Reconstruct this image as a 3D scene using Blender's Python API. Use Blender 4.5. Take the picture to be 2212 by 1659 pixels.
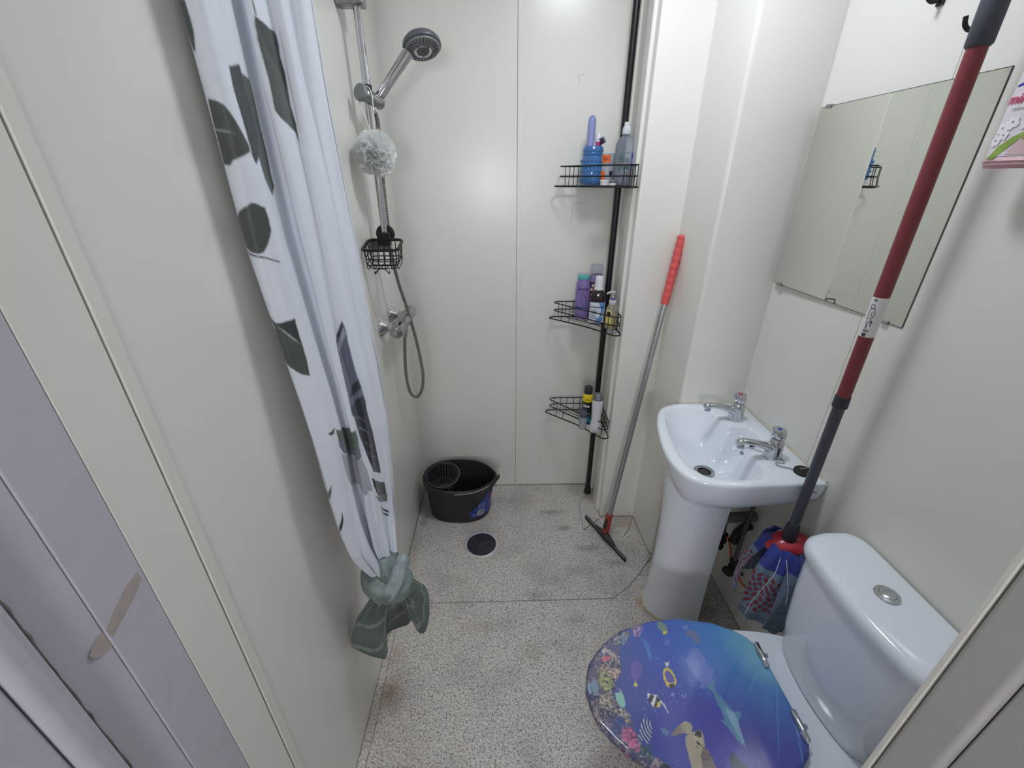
import bpy, bmesh, math, random
import numpy as np
from mathutils import Vector, Matrix

for o in list(bpy.data.objects):
    bpy.data.objects.remove(o, do_unlink=True)
SC = bpy.context.scene
COL = SC.collection
PI = math.pi

# ------------------------------------------------------------------ camera
cam_d = bpy.data.cameras.new('camera')
cam = bpy.data.objects.new('camera', cam_d)
COL.objects.link(cam)
cam_d.sensor_width = 36.0
cam_d.lens = 14.745
cam_d.clip_start = 0.02
cam.location = (0.0, 0.0, 1.6)
cam.rotation_euler = (PI / 2 - 0.4523, -0.0013, -0.0226)
SC.camera = cam

# ------------------------------------------------------------------ world, exposure, hall fill light
w = bpy.data.worlds.new('world')
SC.world = w
w.use_nodes = True
w.node_tree.nodes['Background'].inputs[0].default_value = (0.6, 0.62, 0.68, 1)
w.node_tree.nodes['Background'].inputs[1].default_value = 0.02
SC.view_settings.view_transform = 'Standard'
SC.view_settings.look = 'None'
SC.view_settings.exposure = 0.52
SC.view_settings.gamma = 1.0
SC.view_settings.use_curve_mapping = False
LAMP_STRENGTH = 35.0        # dome lamp on the bathroom ceiling
HALL_FILL_POWER = 31.0            # unseen fill lamp added in the hallway behind the open door

# ------------------------------------------------------------------ materials
def lin(c):
    out = []
    for v in c:
        v = v / 255.0
        out.append(v / 12.92 if v <= 0.04045 else ((v + 0.055) / 1.055) ** 2.4)
    return tuple(out)

MATS = {}
def mat(name, rgb, rough=0.5, metal=0.0, noise=0.0, nscale=30.0, bump=0.0, bscale=200.0,
        trans=0.0, ior=1.45, coat=0.0, alpha=1.0, emit=None, estr=0.0, sheen=0.0, spec=0.5):
    if name in MATS:
        return MATS[name]
    m = bpy.data.materials.new(name)
    m.use_nodes = True
    nt = m.node_tree
    b = nt.nodes['Principled BSDF']
    c = lin(rgb)
    b.inputs['Base Color'].default_value = (*c, 1)
    b.inputs['Roughness'].default_value = rough
    b.inputs['Metallic'].default_value = metal
    b.inputs['IOR'].default_value = ior
    b.inputs['Specular IOR Level'].default_value = spec
    b.inputs['Transmission Weight'].default_value = trans
    b.inputs['Coat Weight'].default_value = coat
    b.inputs['Alpha'].default_value = alpha
    b.inputs['Sheen Weight'].default_value = sheen
    if emit:
        b.inputs['Emission Color'].default_value = (*lin(emit), 1)
        b.inputs['Emission Strength'].default_value = estr
    tc = None
    if noise or bump:
        tc = nt.nodes.new('ShaderNodeTexCoord')
    if noise:
        n = nt.nodes.new('ShaderNodeTexNoise')
        n.inputs['Scale'].default_value = nscale
        n.inputs['Detail'].default_value = 5
        nt.links.new(tc.outputs['Object'], n.inputs['Vector'])
        r = nt.nodes.new('ShaderNodeValToRGB')
        r.color_ramp.elements[0].position = 0.3
        r.color_ramp.elements[1].position = 0.7
        r.color_ramp.elements[0].color = (*[max(0, v * (1 - noise)) for v in c], 1)
        r.color_ramp.elements[1].color = (*[min(1, v * (1 + noise)) for v in c], 1)
        nt.links.new(n.outputs['Fac'], r.inputs['Fac'])
        nt.links.new(r.outputs['Color'], b.inputs['Base Color'])
    if bump:
        n2 = nt.nodes.new('ShaderNodeTexNoise')
        n2.inputs['Scale'].default_value = bscale
        n2.inputs['Detail'].default_value = 3
        nt.links.new(tc.outputs['Object'], n2.inputs['Vector'])
        bp = nt.nodes.new('ShaderNodeBump')
        bp.inputs['Strength'].default_value = bump
        bp.inputs['Distance'].default_value = 0.002
        nt.links.new(n2.outputs['Fac'], bp.inputs['Height'])
        nt.links.new(bp.outputs['Normal'], b.inputs['Normal'])
    MATS[name] = m
    return m

def mat_print(name, rough=0.4, coat=0.0, sheen=0.0, trans=0.0, bump=0.0, bscale=400.0):
    """printed surface: colour comes from the mesh's own colour attribute"""
    if name in MATS:
        return MATS[name]
    m = bpy.data.materials.new(name)
    m.use_nodes = True
    nt = m.node_tree
    b = nt.nodes['Principled BSDF']
    a = nt.nodes.new('ShaderNodeAttribute')
    a.attribute_name = 'print'
    nt.links.new(a.outputs['Color'], b.inputs['Base Color'])
    b.inputs['Roughness'].default_value = rough
    b.inputs['Coat Weight'].default_value = coat
    b.inputs['Coat Roughness'].default_value = 0.05
    b.inputs['Sheen Weight'].default_value = sheen
    b.inputs['Transmission Weight'].default_value = trans
    if bump:
        tc = nt.nodes.new('ShaderNodeTexCoord')
        n2 = nt.nodes.new('ShaderNodeTexNoise')
        n2.inputs['Scale'].default_value = bscale
        nt.links.new(tc.outputs['Object'], n2.inputs['Vector'])
        bp = nt.nodes.new('ShaderNodeBump')
        bp.inputs['Strength'].default_value = bump
        bp.inputs['Distance'].default_value = 0.002
        nt.links.new(n2.outputs['Fac'], bp.inputs['Height'])
        nt.links.new(bp.outputs['Normal'], b.inputs['Normal'])
    MATS[name] = m
    return m

# ------------------------------------------------------------------ mesh builder
def frame(d, up=None):
    d = Vector(d).normalized()
    u = Vector(up) if up else (Vector((0, 0, 1)) if abs(d.z) < 0.9 else Vector((1, 0, 0)))
    x = u.cross(d).normalized()
    y = d.cross(x)
    return x, y, d

class MB:
    def __init__(s):
        s.v = []; s.f = []
    def add(s, vs, fs):
        k = len(s.v)
        s.v += [tuple(p) for p in vs]
        s.f += [tuple(i + k for i in f) for f in fs]
        return s
    def box(s, lo, hi, M=None):
        (a, b, c), (d, e, f) = lo, hi
        vs = [(a, b, c), (d, b, c), (d, e, c), (a, e, c), (a, b, f), (d, b, f), (d, e, f), (a, e, f)]
        if M is not None:
            vs = [M @ Vector(p) for p in vs]
        return s.add(vs, [(0, 3, 2, 1), (4, 5, 6, 7), (0, 1, 5, 4), (1, 2, 6, 5), (2, 3, 7, 6), (3, 0, 4, 7)])
    def rings(s, rings, cap0=True, cap1=True, close=True):
        """loft equal-length rings"""
        n = len(rings[0]); k = len(s.v)
        for r in rings:
            s.v += [tuple(p) for p in r]
        m = len(rings)
        for i in range(m - 1):
            for j in range(n if close else n - 1):
                a = k + i * n + j; b = k + i * n + (j + 1) % n
                s.f.append((a, b, b + n, a + n))
        if cap0: s.f.append(tuple(k + j for j in reversed(range(n))))
        if cap1: s.f.append(tuple(k + (m - 1) * n + j for j in range(n)))
        return s
    def lathe(s, prof, o=(0, 0, 0), d=(0, 0, 1), n=24, cap0=True, cap1=True, up=None, sx=1.0, sy=1.0):
        """profile [(radius, height)] spun about axis d through o"""
        x, y, z = frame(d, up)
        o = Vector(o)
        rings = []
        for r, h in prof:
            rings.append([o + z * h + x * (r * sx * math.cos(2 * PI * j / n)) + y * (r * sy * math.sin(2 * PI * j / n)) for j in range(n)])
        return s.rings(rings, cap0, cap1)
    def tube(s, pts, r, n=8, closed=False, caps=True):
        pts = [Vector(p) for p in pts]
        m = len(pts)
        rr = r if isinstance(r, (list, tuple)) else [r] * m
        T = []
        for i in range(m):
            if closed:
                t = pts[(i + 1) % m] - pts[i - 1]
            else:
                t = pts[min(i + 1, m - 1)] - pts[max(i - 1, 0)]
            T.append(t.normalized() if t.length > 1e-9 else Vector((0, 0, 1)))
        x, y, z = frame(T[0])
        rings = []
        for i in range(m):
            x = (x - T[i] * x.dot(T[i])).normalized()
            y = T[i].cross(x)
            rings.append([pts[i] + x * (rr[i] * math.cos(2 * PI * j / n)) + y * (rr[i] * math.sin(2 * PI * j / n)) for j in range(n)])
        if closed:
            rings.append(rings[0])
            k = len(s.v)
            for q in rings[:-1]:
                s.v += [tuple(p) for p in q]
            for i in range(m):
                # best rotational match on the closing ring
                off = 0
                if i == m - 1:
                    off = min(range(n), key=lambda t: (rings[0][t] - rings[m - 1][0]).length)
                for j in range(n):
                    a = k + i * n + j; b = k + i * n + (j + 1) % n
                    i2 = (i + 1) % m
                    c = k + i2 * n + (j + 1 + off) % n; d2 = k + i2 * n + (j + off) % n
                    s.f.append((a, b, c, d2))
            return s
        return s.rings(rings, caps, caps)
    def sphere(s, c, r, n=12, m=8, sc=(1, 1, 1)):
        prof = [(max(1e-5, r * math.sin(PI * i / m)), -r * math.cos(PI * i / m)) for i in range(m + 1)]
        k = len(s.v)
        s.lathe(prof, (0, 0, 0), (0, 0, 1), n, False, False)
        for i in range(k, len(s.v)):
            p = s.v[i]
            s.v[i] = (c[0] + p[0] * sc[0], c[1] + p[1] * sc[1], c[2] + p[2] * sc[2])
        return s
    def prism(s, poly, z0, z1, M=None):
        a = [(p[0], p[1], z0) for p in poly]; b = [(p[0], p[1], z1) for p in poly]
        if M is not None:
            a = [M @ Vector(p) for p in a]; b = [M @ Vector(p) for p in b]
        return s.rings([a, b])
    def xf(s, M):
        s.v = [tuple(M @ Vector(p)) for p in s.v]
        return s
    def build(s, name, m, parent=None, smooth=40, bevel=0.0, bseg=2, sub=0, fix=True):
        me = bpy.data.meshes.new(name)
        me.from_pydata(s.v, [], s.f)
        if fix:
            bm = bmesh.new(); bm.from_mesh(me)
            bmesh.ops.recalc_face_normals(bm, faces=bm.faces)
            bm.to_mesh(me); bm.free()
        me.update()
        if m is not None:
            me.materials.append(m)
        o = bpy.data.objects.new(name, me)
        COL.objects.link(o)
        if smooth:
            me.shade_smooth()
            me.set_sharp_from_angle(angle=math.radians(smooth))
        if bevel:
            bv = o.modifiers.new('bevel', 'BEVEL')
            bv.width = bevel; bv.segments = bseg; bv.limit_method = 'ANGLE'; bv.angle_limit = math.radians(35)
            bv.harden_normals = True
        if sub:
            sb = o.modifiers.new('sub', 'SUBSURF'); sb.levels = sub; sb.render_levels = sub
        if parent is not None:
            attach(o, parent)
        return o

def attach(o, parent):
    o.parent = parent
    o.matrix_parent_inverse = parent.matrix_world.inverted()

def thing(name, label, cat, loc=(0, 0, 0), group=None):
    o = bpy.data.objects.new(name, None)
    COL.objects.link(o)
    o.empty_display_size = 0.05
    o.location = loc
    o.matrix_world = Matrix.Translation(loc)
    tag(o, label, cat, group)
    return o

def tag(o, label=None, cat=None, group=None, kind=None):
    if label: o['label'] = label
    if cat: o['category'] = cat
    if group: o['group'] = group
    if kind: o['kind'] = kind
    return o

def struct(o):
    o['kind'] = 'structure'
    return o

def paint(o, cols, domain='POINT'):
    me = o.data
    at = me.color_attributes.new('print', 'FLOAT_COLOR', domain)
    a = np.ones((len(cols), 4), dtype=np.float32)
    a[:, :3] = cols
    at.data.foreach_set('color', a.ravel())

def srgb_arr(c):
    c = np.asarray(c, float) / 255.0
    return np.where(c <= 0.04045, c / 12.92, ((c + 0.055) / 1.055) ** 2.4)

def text_mesh(s, size, depth=0.0, bold=0.0, align='CENTER', shear=0.0, spacing=1.0):
    """lettering as (verts, faces) in the xy plane, centred"""
    cu = bpy.data.curves.new('t', 'FONT')
    cu.body = s; cu.size = size; cu.align_x = align; cu.align_y = 'CENTER'
    cu.offset = bold; cu.shear = shear; cu.space_character = spacing
    cu.resolution_u = 3
    cu.extrude = depth
    ob = bpy.data.objects.new('t', cu)
    COL.objects.link(ob)
    bpy.context.view_layer.update()
    me = bpy.data.meshes.new_from_object(ob)
    vs = [tuple(v.co) for v in me.vertices]
    fs = [tuple(p.vertices) for p in me.polygons]
    bpy.data.objects.remove(ob); bpy.data.curves.remove(cu); bpy.data.meshes.remove(me)
    return vs, fs

def wrap_text(s, size, radius, o, ang, h, name, m, parent, bold=0.0, shear=0.0, sx=1.0, spacing=1.0, sy=1.0, d=(0, 0, 1)):
    """lettering bent round an upright cylinder; ang = direction it faces, h = height of its middle"""
    vs, fs = text_mesh(s, size, 0.0, bold, 'CENTER', shear, spacing)
    out = []
    for x, y, z in vs:
        a = ang + x * sx / radius
        out.append((o[0] + radius * math.cos(a), o[1] + radius * sy * math.sin(a), o[2] + h + y))
    mb = MB(); mb.add(out, fs)
    return mb.build(name, m, parent, smooth=0, fix=False)

# ------------------------------------------------------------------ numpy noise for prints and cloth
def vnoise(x, y, seed=0):
    xi = np.floor(x).astype(np.int64); yi = np.floor(y).astype(np.int64)
    fx = x - xi; fy = y - yi
    fx = fx * fx * (3 - 2 * fx); fy = fy * fy * (3 - 2 * fy)
    def h(a, b):
        n = (a * 374761393 + b * 668265263 + seed * 144665) & 0x7fffffff
        n = ((n ^ (n >> 13)) * 1274126177) & 0x7fffffff
        return ((n ^ (n >> 16)) & 0xffff) / 65535.0
    return (h(xi, yi) * (1 - fx) + h(xi + 1, yi) * fx) * (1 - fy) + (h(xi, yi + 1) * (1 - fx) + h(xi + 1, yi + 1) * fx) * fy

def fbm(x, y, seed=0, octs=4):
    t = 0; a = 0.5
    for i in range(octs):
        t = t + a * vnoise(x * 2 ** i, y * 2 ** i, seed + i * 17); a *= 0.5
    return t

def in_poly(X, Y, poly):
    inside = np.zeros(X.shape, bool)
    n = len(poly)
    for i in range(n):
        x1, y1 = poly[i]; x2, y2 = poly[(i + 1) % n]
        if y1 == y2: continue
        c = ((Y < y1) != (Y < y2)) & (X < (x2 - x1) * (Y - y1) / (y2 - y1) + x1)
        inside ^= c
    return inside

def smooth_path(pts, n=8, closed=False):
    """Catmull-Rom through points"""
    P = [Vector(p) for p in pts]
    m = len(P); out = []
    for i in range(m if closed else m - 1):
        if closed:
            a, b, c, d = P[i - 1], P[i], P[(i + 1) % m], P[(i + 2) % m]
        else:
            a = P[max(i - 1, 0)]; b = P[i]; c = P[i + 1]; d = P[min(i + 2, m - 1)]
        for k in range(n):
            t = k / n
            out.append(0.5 * ((2 * b) + (c - a) * t + (2 * a - 5 * b + 4 * c - d) * t * t + (3 * b - a - 3 * c + d) * t ** 3))
    if not closed:
        out.append(P[-1])
    return out

# ------------------------------------------------------------------ room shell
CEIL = 2.52
XL, XR, YB = -0.455, 0.93, 1.945
def wall_mat(name, rgb, rough=0.25):
    m = mat(name, rgb, rough, noise=0.012, nscale=2.0, bump=0.05, bscale=420.0, spec=0.5)
    return m
M_WALL = wall_mat('cream_wall_panel', (233, 231, 224))
M_STRIP = wall_mat('cream_joint_strip', (232, 231, 223), 0.28)
M_SEAL = mat('grimy_sealant', (120, 110, 92), 0.7, noise=0.4, nscale=60)
M_WOOD = mat('white_painted_wood', (196, 194, 205), 0.45, noise=0.03, nscale=25, bump=0.35, bscale=60)
M_BACK = mat('wall_backing', (170, 165, 155), 0.8)
M_CEIL = mat('white_ceiling', (232, 231, 227), 0.7, noise=0.01)

def speckle_floor():
    m = bpy.data.materials.new('speckled_vinyl'); m.use_nodes = True
    nt = m.node_tree; N = nt.nodes; L = nt.links
    b = N['Principled BSDF']
    tc = N.new('ShaderNodeTexCoord')
    def noise(scale, detail=2.0, dist=0.0):
        n = N.new('ShaderNodeTexNoise'); n.inputs['Scale'].default_value = scale
        n.inputs['Detail'].default_value = detail; n.inputs['Distortion'].default_value = dist
        L.new(tc.outputs['Object'], n.inputs['Vector']); return n
    def ramp(src, p0, p1, c0=(0, 0, 0, 1), c1=(1, 1, 1, 1)):
        r = N.new('ShaderNodeValToRGB')
        r.color_ramp.elements[0].position = p0; r.color_ramp.elements[1].position = p1
        r.color_ramp.elements[0].color = c0; r.color_ramp.elements[1].color = c1
        L.new(src, r.inputs['Fac']); return r
    def mix(fac, a, bb):
        x = N.new('ShaderNodeMix'); x.data_type = 'RGBA'
        if isinstance(fac, float): x.inputs[0].default_value = fac
        else: L.new(fac, x.inputs[0])
        for i, q in ((6, a), (7, bb)):
            if isinstance(q, tuple): x.inputs[i].default_value = q
            else: L.new(q, x.inputs[i])
        return x.outputs[2]
    base = mix(ramp(noise(130, 1).outputs['Fac'], 0.4, 0.62).outputs[0], (*lin((206, 199, 193)), 1), (*lin((230, 223, 216)), 1))
    f1 = ramp(noise(190, 1.5, 0.6).outputs['Fac'], 0.575, 0.625)
    c = mix(f1.outputs[0], base, (*lin((136, 128, 124)), 1))
    f2 = ramp(noise(300, 1, 0.4).outputs['Fac'], 0.62, 0.66)
    c = mix(f2.outputs[0], c, (*lin((112, 108, 114)), 1))
    f3 = ramp(noise(105, 1).outputs['Fac'], 0.64, 0.68)
    c = mix(f3.outputs[0], c, (*lin((168, 156, 148)), 1))
    # ingrained dirt: broad smudges and patches worn into the vinyl
    d1 = ramp(noise(4.3, 4).outputs['Fac'], 0.48, 0.75)
    md = N.new('ShaderNodeMath'); md.operation = 'MULTIPLY'; md.inputs[1].default_value = 0.5
    L.new(d1.outputs[0], md.inputs[0])
    c = mix(md.outputs[0], c, (*lin((128, 122, 120)), 1))
    def blot(x, y, rx, ry, col, amt, nsc=22):
        nonlocal c
        mp = N.new('ShaderNodeMapping'); mp.vector_type = 'POINT'
        mp.inputs['Location'].default_value = (-x / rx, -y / ry, 0)
        mp.inputs['Scale'].default_value = (1 / rx, 1 / ry, 0)
        L.new(tc.outputs['Object'], mp.inputs['Vector'])
        ln = N.new('ShaderNodeVectorMath'); ln.operation = 'LENGTH'
        L.new(mp.outputs[0], ln.inputs[0])
        nn = noise(nsc, 4)
        ad = N.new('ShaderNodeMath'); ad.operation = 'MULTIPLY_ADD'
        ad.inputs[1].default_value = 0.9
        L.new(nn.outputs['Fac'], ad.inputs[0]); L.new(ln.outputs['Value'], ad.inputs[2])
        amt *= .8
        rr = ramp(ad.outputs[0], 0.35, 1.5, (amt, amt, amt, 1), (0, 0, 0, 1))
        c = mix(rr.outputs[0], c, (*lin(col), 1))
    dk = (92, 88, 90); br = (140, 108, 74)
    for a in ((0.25, 1.72, .17, .06, dk, .75), (0.30, 1.60, .12, .045, dk, .8), (0.40, 1.47, .14, .06, (96, 90, 84), .8),
              (0.50, 1.38, .14, .05, dk, .6), (0.34, 1.34, .2, .08, (110, 104, 104), .5), (0.12, 1.22, .12, .06, dk, .6),
              (0.47, 1.84, .08, .09, br, .8), (0.62, 1.62, .08, .06, (176, 134, 84), .7), (0.66, 1.5, .06, .12, (176, 140, 96), .4),
              (-0.42, 1.66, .05, .12, (100, 84, 70), .8), (-0.43, 1.45, .04, .2, br, .4), (-0.40, .86, .06, .12, br, .85), (-0.41, .98, .05, .12, br, .5),
              (0.10, .98, .14, .08, (130, 118, 104), .5), (-.12, 1.08, .14, .06, (150, 130, 104), .35), (0.28, 1.10, .14, .1, (128, 120, 116), .5),
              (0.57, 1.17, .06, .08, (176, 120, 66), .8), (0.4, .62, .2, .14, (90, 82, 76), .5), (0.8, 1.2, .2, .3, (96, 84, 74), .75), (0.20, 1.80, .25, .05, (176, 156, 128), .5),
              (-0.2, 1.30, .1, .06, (140, 128, 116), .3)):
        blot(*a)
    L.new(c, b.inputs['Base Color'])
    b.inputs['Roughness'].default_value = 0.55
    bp = N.new('ShaderNodeBump'); bp.inputs['Strength'].default_value = 0.12; bp.inputs['Distance'].default_value = 0.002
    L.new(noise(260, 2).outputs['Fac'], bp.inputs['Height'])
    L.new(bp.outputs['Normal'], b.inputs['Normal'])
    return m
M_FLOOR = speckle_floor()

fl = MB().box((XL - .1, 0.16, -0.08), (XR + .1, YB + .1, 0.0)).build('floor', M_FLOOR, smooth=0); struct(fl)
M_WELD = mat('vinyl_weld', (150, 143, 138), 0.5, noise=.25, nscale=60)
M_WELD_D = mat('dirty_vinyl_weld', (104, 98, 92), 0.6, noise=.4, nscale=40)
def weld(pts, r=0.0018, m=M_WELD):
    pts = [(x, y, 0.0004) for x, y in pts]
    o = MB().tube(pts, r, 6).build('weld_seam', m, fl)
weld([(-.45, 1.190), (-.2, 1.191), (.1, 1.193), (.46, 1.196)], .002)
weld([(.46, 1.196), (.53, 1.245), (.60, 1.31), (.69, 1.41)], .002)
weld([(.69, 1.41), (.672, 1.385), (.655, 1.372)], .0022, M_WELD_D)
weld([(.60, 1.31), (.69, 1.312), (.80, 1.315)], .0015)
weld([(.415, 1.80), (.405, 1.69), (.402, 1.585)], .0018)
weld([(.402, 1.585), (.45, 1.625), (.50, 1.665)], .0022, M_WELD_D)
weld([(.402, 1.585), (.50, 1.58), (.58, 1.565)], .0014)
weld([(.675, 1.67), (.64, 1.60), (.60, 1.545)], .002, mat('brown_weld', (150, 122, 84), .6))
weld([(-.435, 1.19), (-.432, 1.0), (-.425, .8), (-.43, .5)], .0015)
# dirty sealant line where the vinyl meets the walls
def seal(pts, r=.003):
    MB().tube([(x, y, .001) for x, y in pts], r, 6).build('sealant_line', M_SEAL, fl)
seal([(XL, 1.19), (XL, YB)]); seal([(XL, YB), (.508, YB)]); seal([(.508, YB), (.505, 1.68), (.677, 1.678), (.69, 1.425), (.93, 1.425)], .0025)
seal([(XL, .39), (XL, 1.19)], .0016); seal([(XR, 1.42), (XR, .9)], .0016)

ce = MB().box((XL - .1, -0.02, CEIL), (XR + .1, YB + .1, CEIL + .08)).build('ceiling', M_CEIL, smooth=0); struct(ce)

# left wall : two sheets with a joint strip
wl = MB().box((XL - .1, .36, 0), (XL - .006, YB + .1, CEIL)).build('wall_left', M_BACK, smooth=0); struct(wl)
MB().box((XL - .006, .474, 0), (XL, YB, CEIL)).build('wall_panel', M_WALL, wl, smooth=0)
MB().box((XL - .006, .383, 0), (XL - .0005, .4605, CEIL)).build('wall_panel', M_WALL, wl, smooth=0, bevel=.0015)
MB().box((XL - .006, .4632, 0), (XL + .0014, .482, CEIL)).build('joint_strip', M_STRIP, wl, bevel=.0012)
# back wall
wb = MB().box((XL - .1, YB + .006, 0), (XR + .1, YB + .1, CEIL)).build('wall_back', M_BACK, smooth=0); struct(wb)
MB().box((XL, YB, 0), (.064, YB + .006, CEIL)).build('wall_panel', M_WALL, wb, smooth=0)
MB().box((.084, YB, 0), (.52, YB + .006, CEIL)).build('wall_panel', M_WALL, wb, smooth=0)
MB().box((.0655, YB - .0016, 0), (.086, YB + .006, CEIL)).build('joint_strip', M_STRIP, wb, bevel=.0012)
MB().box((XL, YB - .003, 0), (XL + .003, YB, CEIL)).build('corner_bead', M_STRIP, wb, smooth=0)
# old scuffs and a faint outline on the back panel
M_SCUFF = mat('scuff_mark', (128, 120, 110), .6)
for pts in ([(.3, 1.50), (.302, 1.495), (.301, 1.478), (.3015, 1.45), (.302, 1.425)], [(.300, 1.506), (.304, 1.511)], [(.320, 1.512), (.335, 1.513), (.346, 1.512)], [(.286, 1.520), (.290, 1.526)],
            [(.3005, 1.935), (.3005, 1.958), (.304, 1.962), (.32, 1.9625)], [(.066, .848), (.079, .848)]):
    MB().tube([(x, YB + .0002, z) for x, z in pts], .0007, 4).build('scuff', M_SCUFF, wb)
for x, z, r in ((-.288, 1.375, .0016), (.30, 2.10, .001), (.31, 2.085, .0008)):
    MB().lathe([(r, 0), (r * .8, .0005)], (x, YB, z), (0, -1, 0), 8).build('speck', M_SCUFF, wb)
# boxed-in corner on the right, stepping out towards the basin
def rounded(poly, rad):
    out = []
    n = len(poly)
    for i, p in enumerate(poly):
        r = rad.get(i, 0)
        if not r:
            out.append(p); continue
        a = Vector((*poly[i - 1], 0)); b = Vector((*p, 0)); c = Vector((*poly[(i + 1) % n], 0))
        u = (a - b).normalized() * r; v = (c - b).normalized() * r
        for k in range(9):
            t = k / 8
            q = (1 - t) ** 2 * (b + u) + 2 * t * (1 - t) * b + t * t * (b + v)
            out.append((q.x, q.y))
    return out
poly = rounded([(.510, YB + .006), (.505, 1.68), (.677, 1.678), (.690, 1.425), (XR + .05, 1.425), (XR + .05, YB + .006)], {1: .008, 2: .006, 3: .014})
wx = MB().prism(poly, 0, CEIL).build('wall_boxing', M_WALL, smooth=35); struct(wx)
MB().box((.493, 1.725, 0), (.509, 1.792, CEIL)).build('edge_trim', M_STRIP, wx, bevel=.004)
MB().box((.498, 1.80, 0), (.5105, 1.85, CEIL)).build('edge_trim', M_WALL, wx, bevel=.003)
MB().box((.500, 1.905, 0), (.5115, YB, CEIL)).build('edge_trim', M_STRIP, wx, bevel=.003)
# right wall
wr = MB().box((XR + .006, .27, 0), (XR + .1, 1.43, CEIL)).build('wall_right', M_BACK, smooth=0); struct(wr)
MB().box((XR, 1.0318, 0), (XR + .006, 1.426, CEIL)).build('wall_panel', M_WALL, wr, smooth=0)
MB().box((XR, .27, 0), (XR + .006, 1.010, CEIL)).build('wall_panel', M_WALL, wr, smooth=0)
MB().box((XR - .0014, 1.0085, 0), (XR + .006, 1.0295, CEIL)).build('joint_strip', M_STRIP, wr, bevel=.001)
MB().tube([(XR, 1.423, .82), (XR, 1.423, CEIL)], .0022, 6).build('sealant_bead', M_STRIP, wr)
# front wall right of the doorway, with the door lining
wf = MB().box((.475, .19, 0), (XR + .1, .2613, CEIL)).build('wall_front', M_WALL, smooth=0); struct(wf)
MB().box((.4585, .2553, 0), (.475, .2613, CEIL)).build('panel_edge', M_WALL, wf, bevel=.0012)
wlint = MB().box((XL - .1, .17, 2.08), (.475, .27, CEIL)).build('wall_lintel', M_WALL, smooth=0); struct(wlint)
M_WOOD_R = mat('grey_white_painted_wood', (184, 181, 178), 0.45, noise=0.03, nscale=25, bump=0.35, bscale=60)
t1 = MB().box((.4592, .2128, 0), (.475, .2549, 2.08)).build('trim_1', M_WOOD_R, bevel=.006, bseg=4); struct(t1)
t2 = MB().box((.468, .10, 0), (.60, .2122, 2.08)).build('trim_2', M_WOOD_R, bevel=.003); struct(t2)
MB().lathe([(.0125, 0), (.0125, .0006), (.0115, .0006)], (.4680, .172, 1.035), (-1, 0, 0), 28).build('screw_plug', mat('plug_filler', (150, 146, 140), .6, noise=.1), t2)
mk = MB(); ring = [(.4674, .172 + .0130 * math.cos(a), 1.035 + .0130 * math.sin(a)) for a in np.linspace(0.3, 2 * PI - .5, 30)]
mk.tube(ring, .0006, 5).build('plug_outline', mat('plug_crack', (70, 66, 62), .8), t2)
# left jamb: lining, stop and architrave of painted wood
t3 = MB().box((XL - .1, .3175, 0), (XL - .001, .3825, 2.08)).build('trim_3', M_WOOD, bevel=.0015); struct(t3)
t4 = MB().prism([(XL - .1, .262), (XL - .010, .262), (XL - .0035, .3170), (XL - .1, .3170)], 0, 2.08).build('trim_4', M_WOOD, bevel=.001); struct(t4)
t5 = MB().box((XL - .1, .235, 0), (XL + .004, .2665, 2.08)).build('trim_5', M_WOOD, bevel=.012, bseg=5); struct(t5)
t6 = MB().box((XL - .1, .06, 0), (XL - .006, .2340, 2.08)).build('trim_6', M_WOOD, bevel=.003); struct(t6)
# tea-coloured drip stain and chips on the painted lining
M_STAIN = mat('tea_stain', (180, 168, 164), .5, noise=.08, nscale=80)
def stain(pts, xx, parent, name, m):
    k = MB(); c = [(xx, y, z) for y, z in pts]
    k.add(c, [tuple(range(len(c)))]); k.build(name, m, parent, smooth=0)
stain([(0.376, 1.163), (0.378, 1.15), (0.361, 1.138), (0.333, 1.127), (0.32, 1.122), (0.318, 1.136), (0.335, 1.148), (0.356, 1.16)], XL - .0008, t3, 'stain', M_STAIN)
stain([(0.325, 1.129), (0.324, 1.115), (0.316, 1.11), (0.304, 1.113), (0.297, 1.12), (0.295, 1.128), (0.302, 1.134), (0.314, 1.138)], XL - .0035, t4, 'stain', M_STAIN)
M_CHIP = mat('chip_mark', (92, 88, 86), .7)
for (y, z, a, b2, t) in ((.306, 1.265, .0016, .003, t4), (.308, 1.27, .001, .0016, t4)):
    stain([(y + a * math.cos(q) * (1 + .3 * math.sin(3 * q)), z + b2 * math.sin(q)) for q in np.linspace(0, 2 * PI, 10)[:-1]], XL - .0056, t, 'chip', M_CHIP)
gap = MB(); rng = random.Random(5)
pts = [(XL - .0055, .2675 + rng.uniform(-.0006, .0006), z) for z in np.linspace(.7, 1.5, 60)]
gap.tube(pts, [.0009 + .0012 * rng.random() ** 2 for _ in pts], 5).build('paint_gap', mat('dirty_gap', (118, 112, 108), .8, noise=.3), t4)

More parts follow.
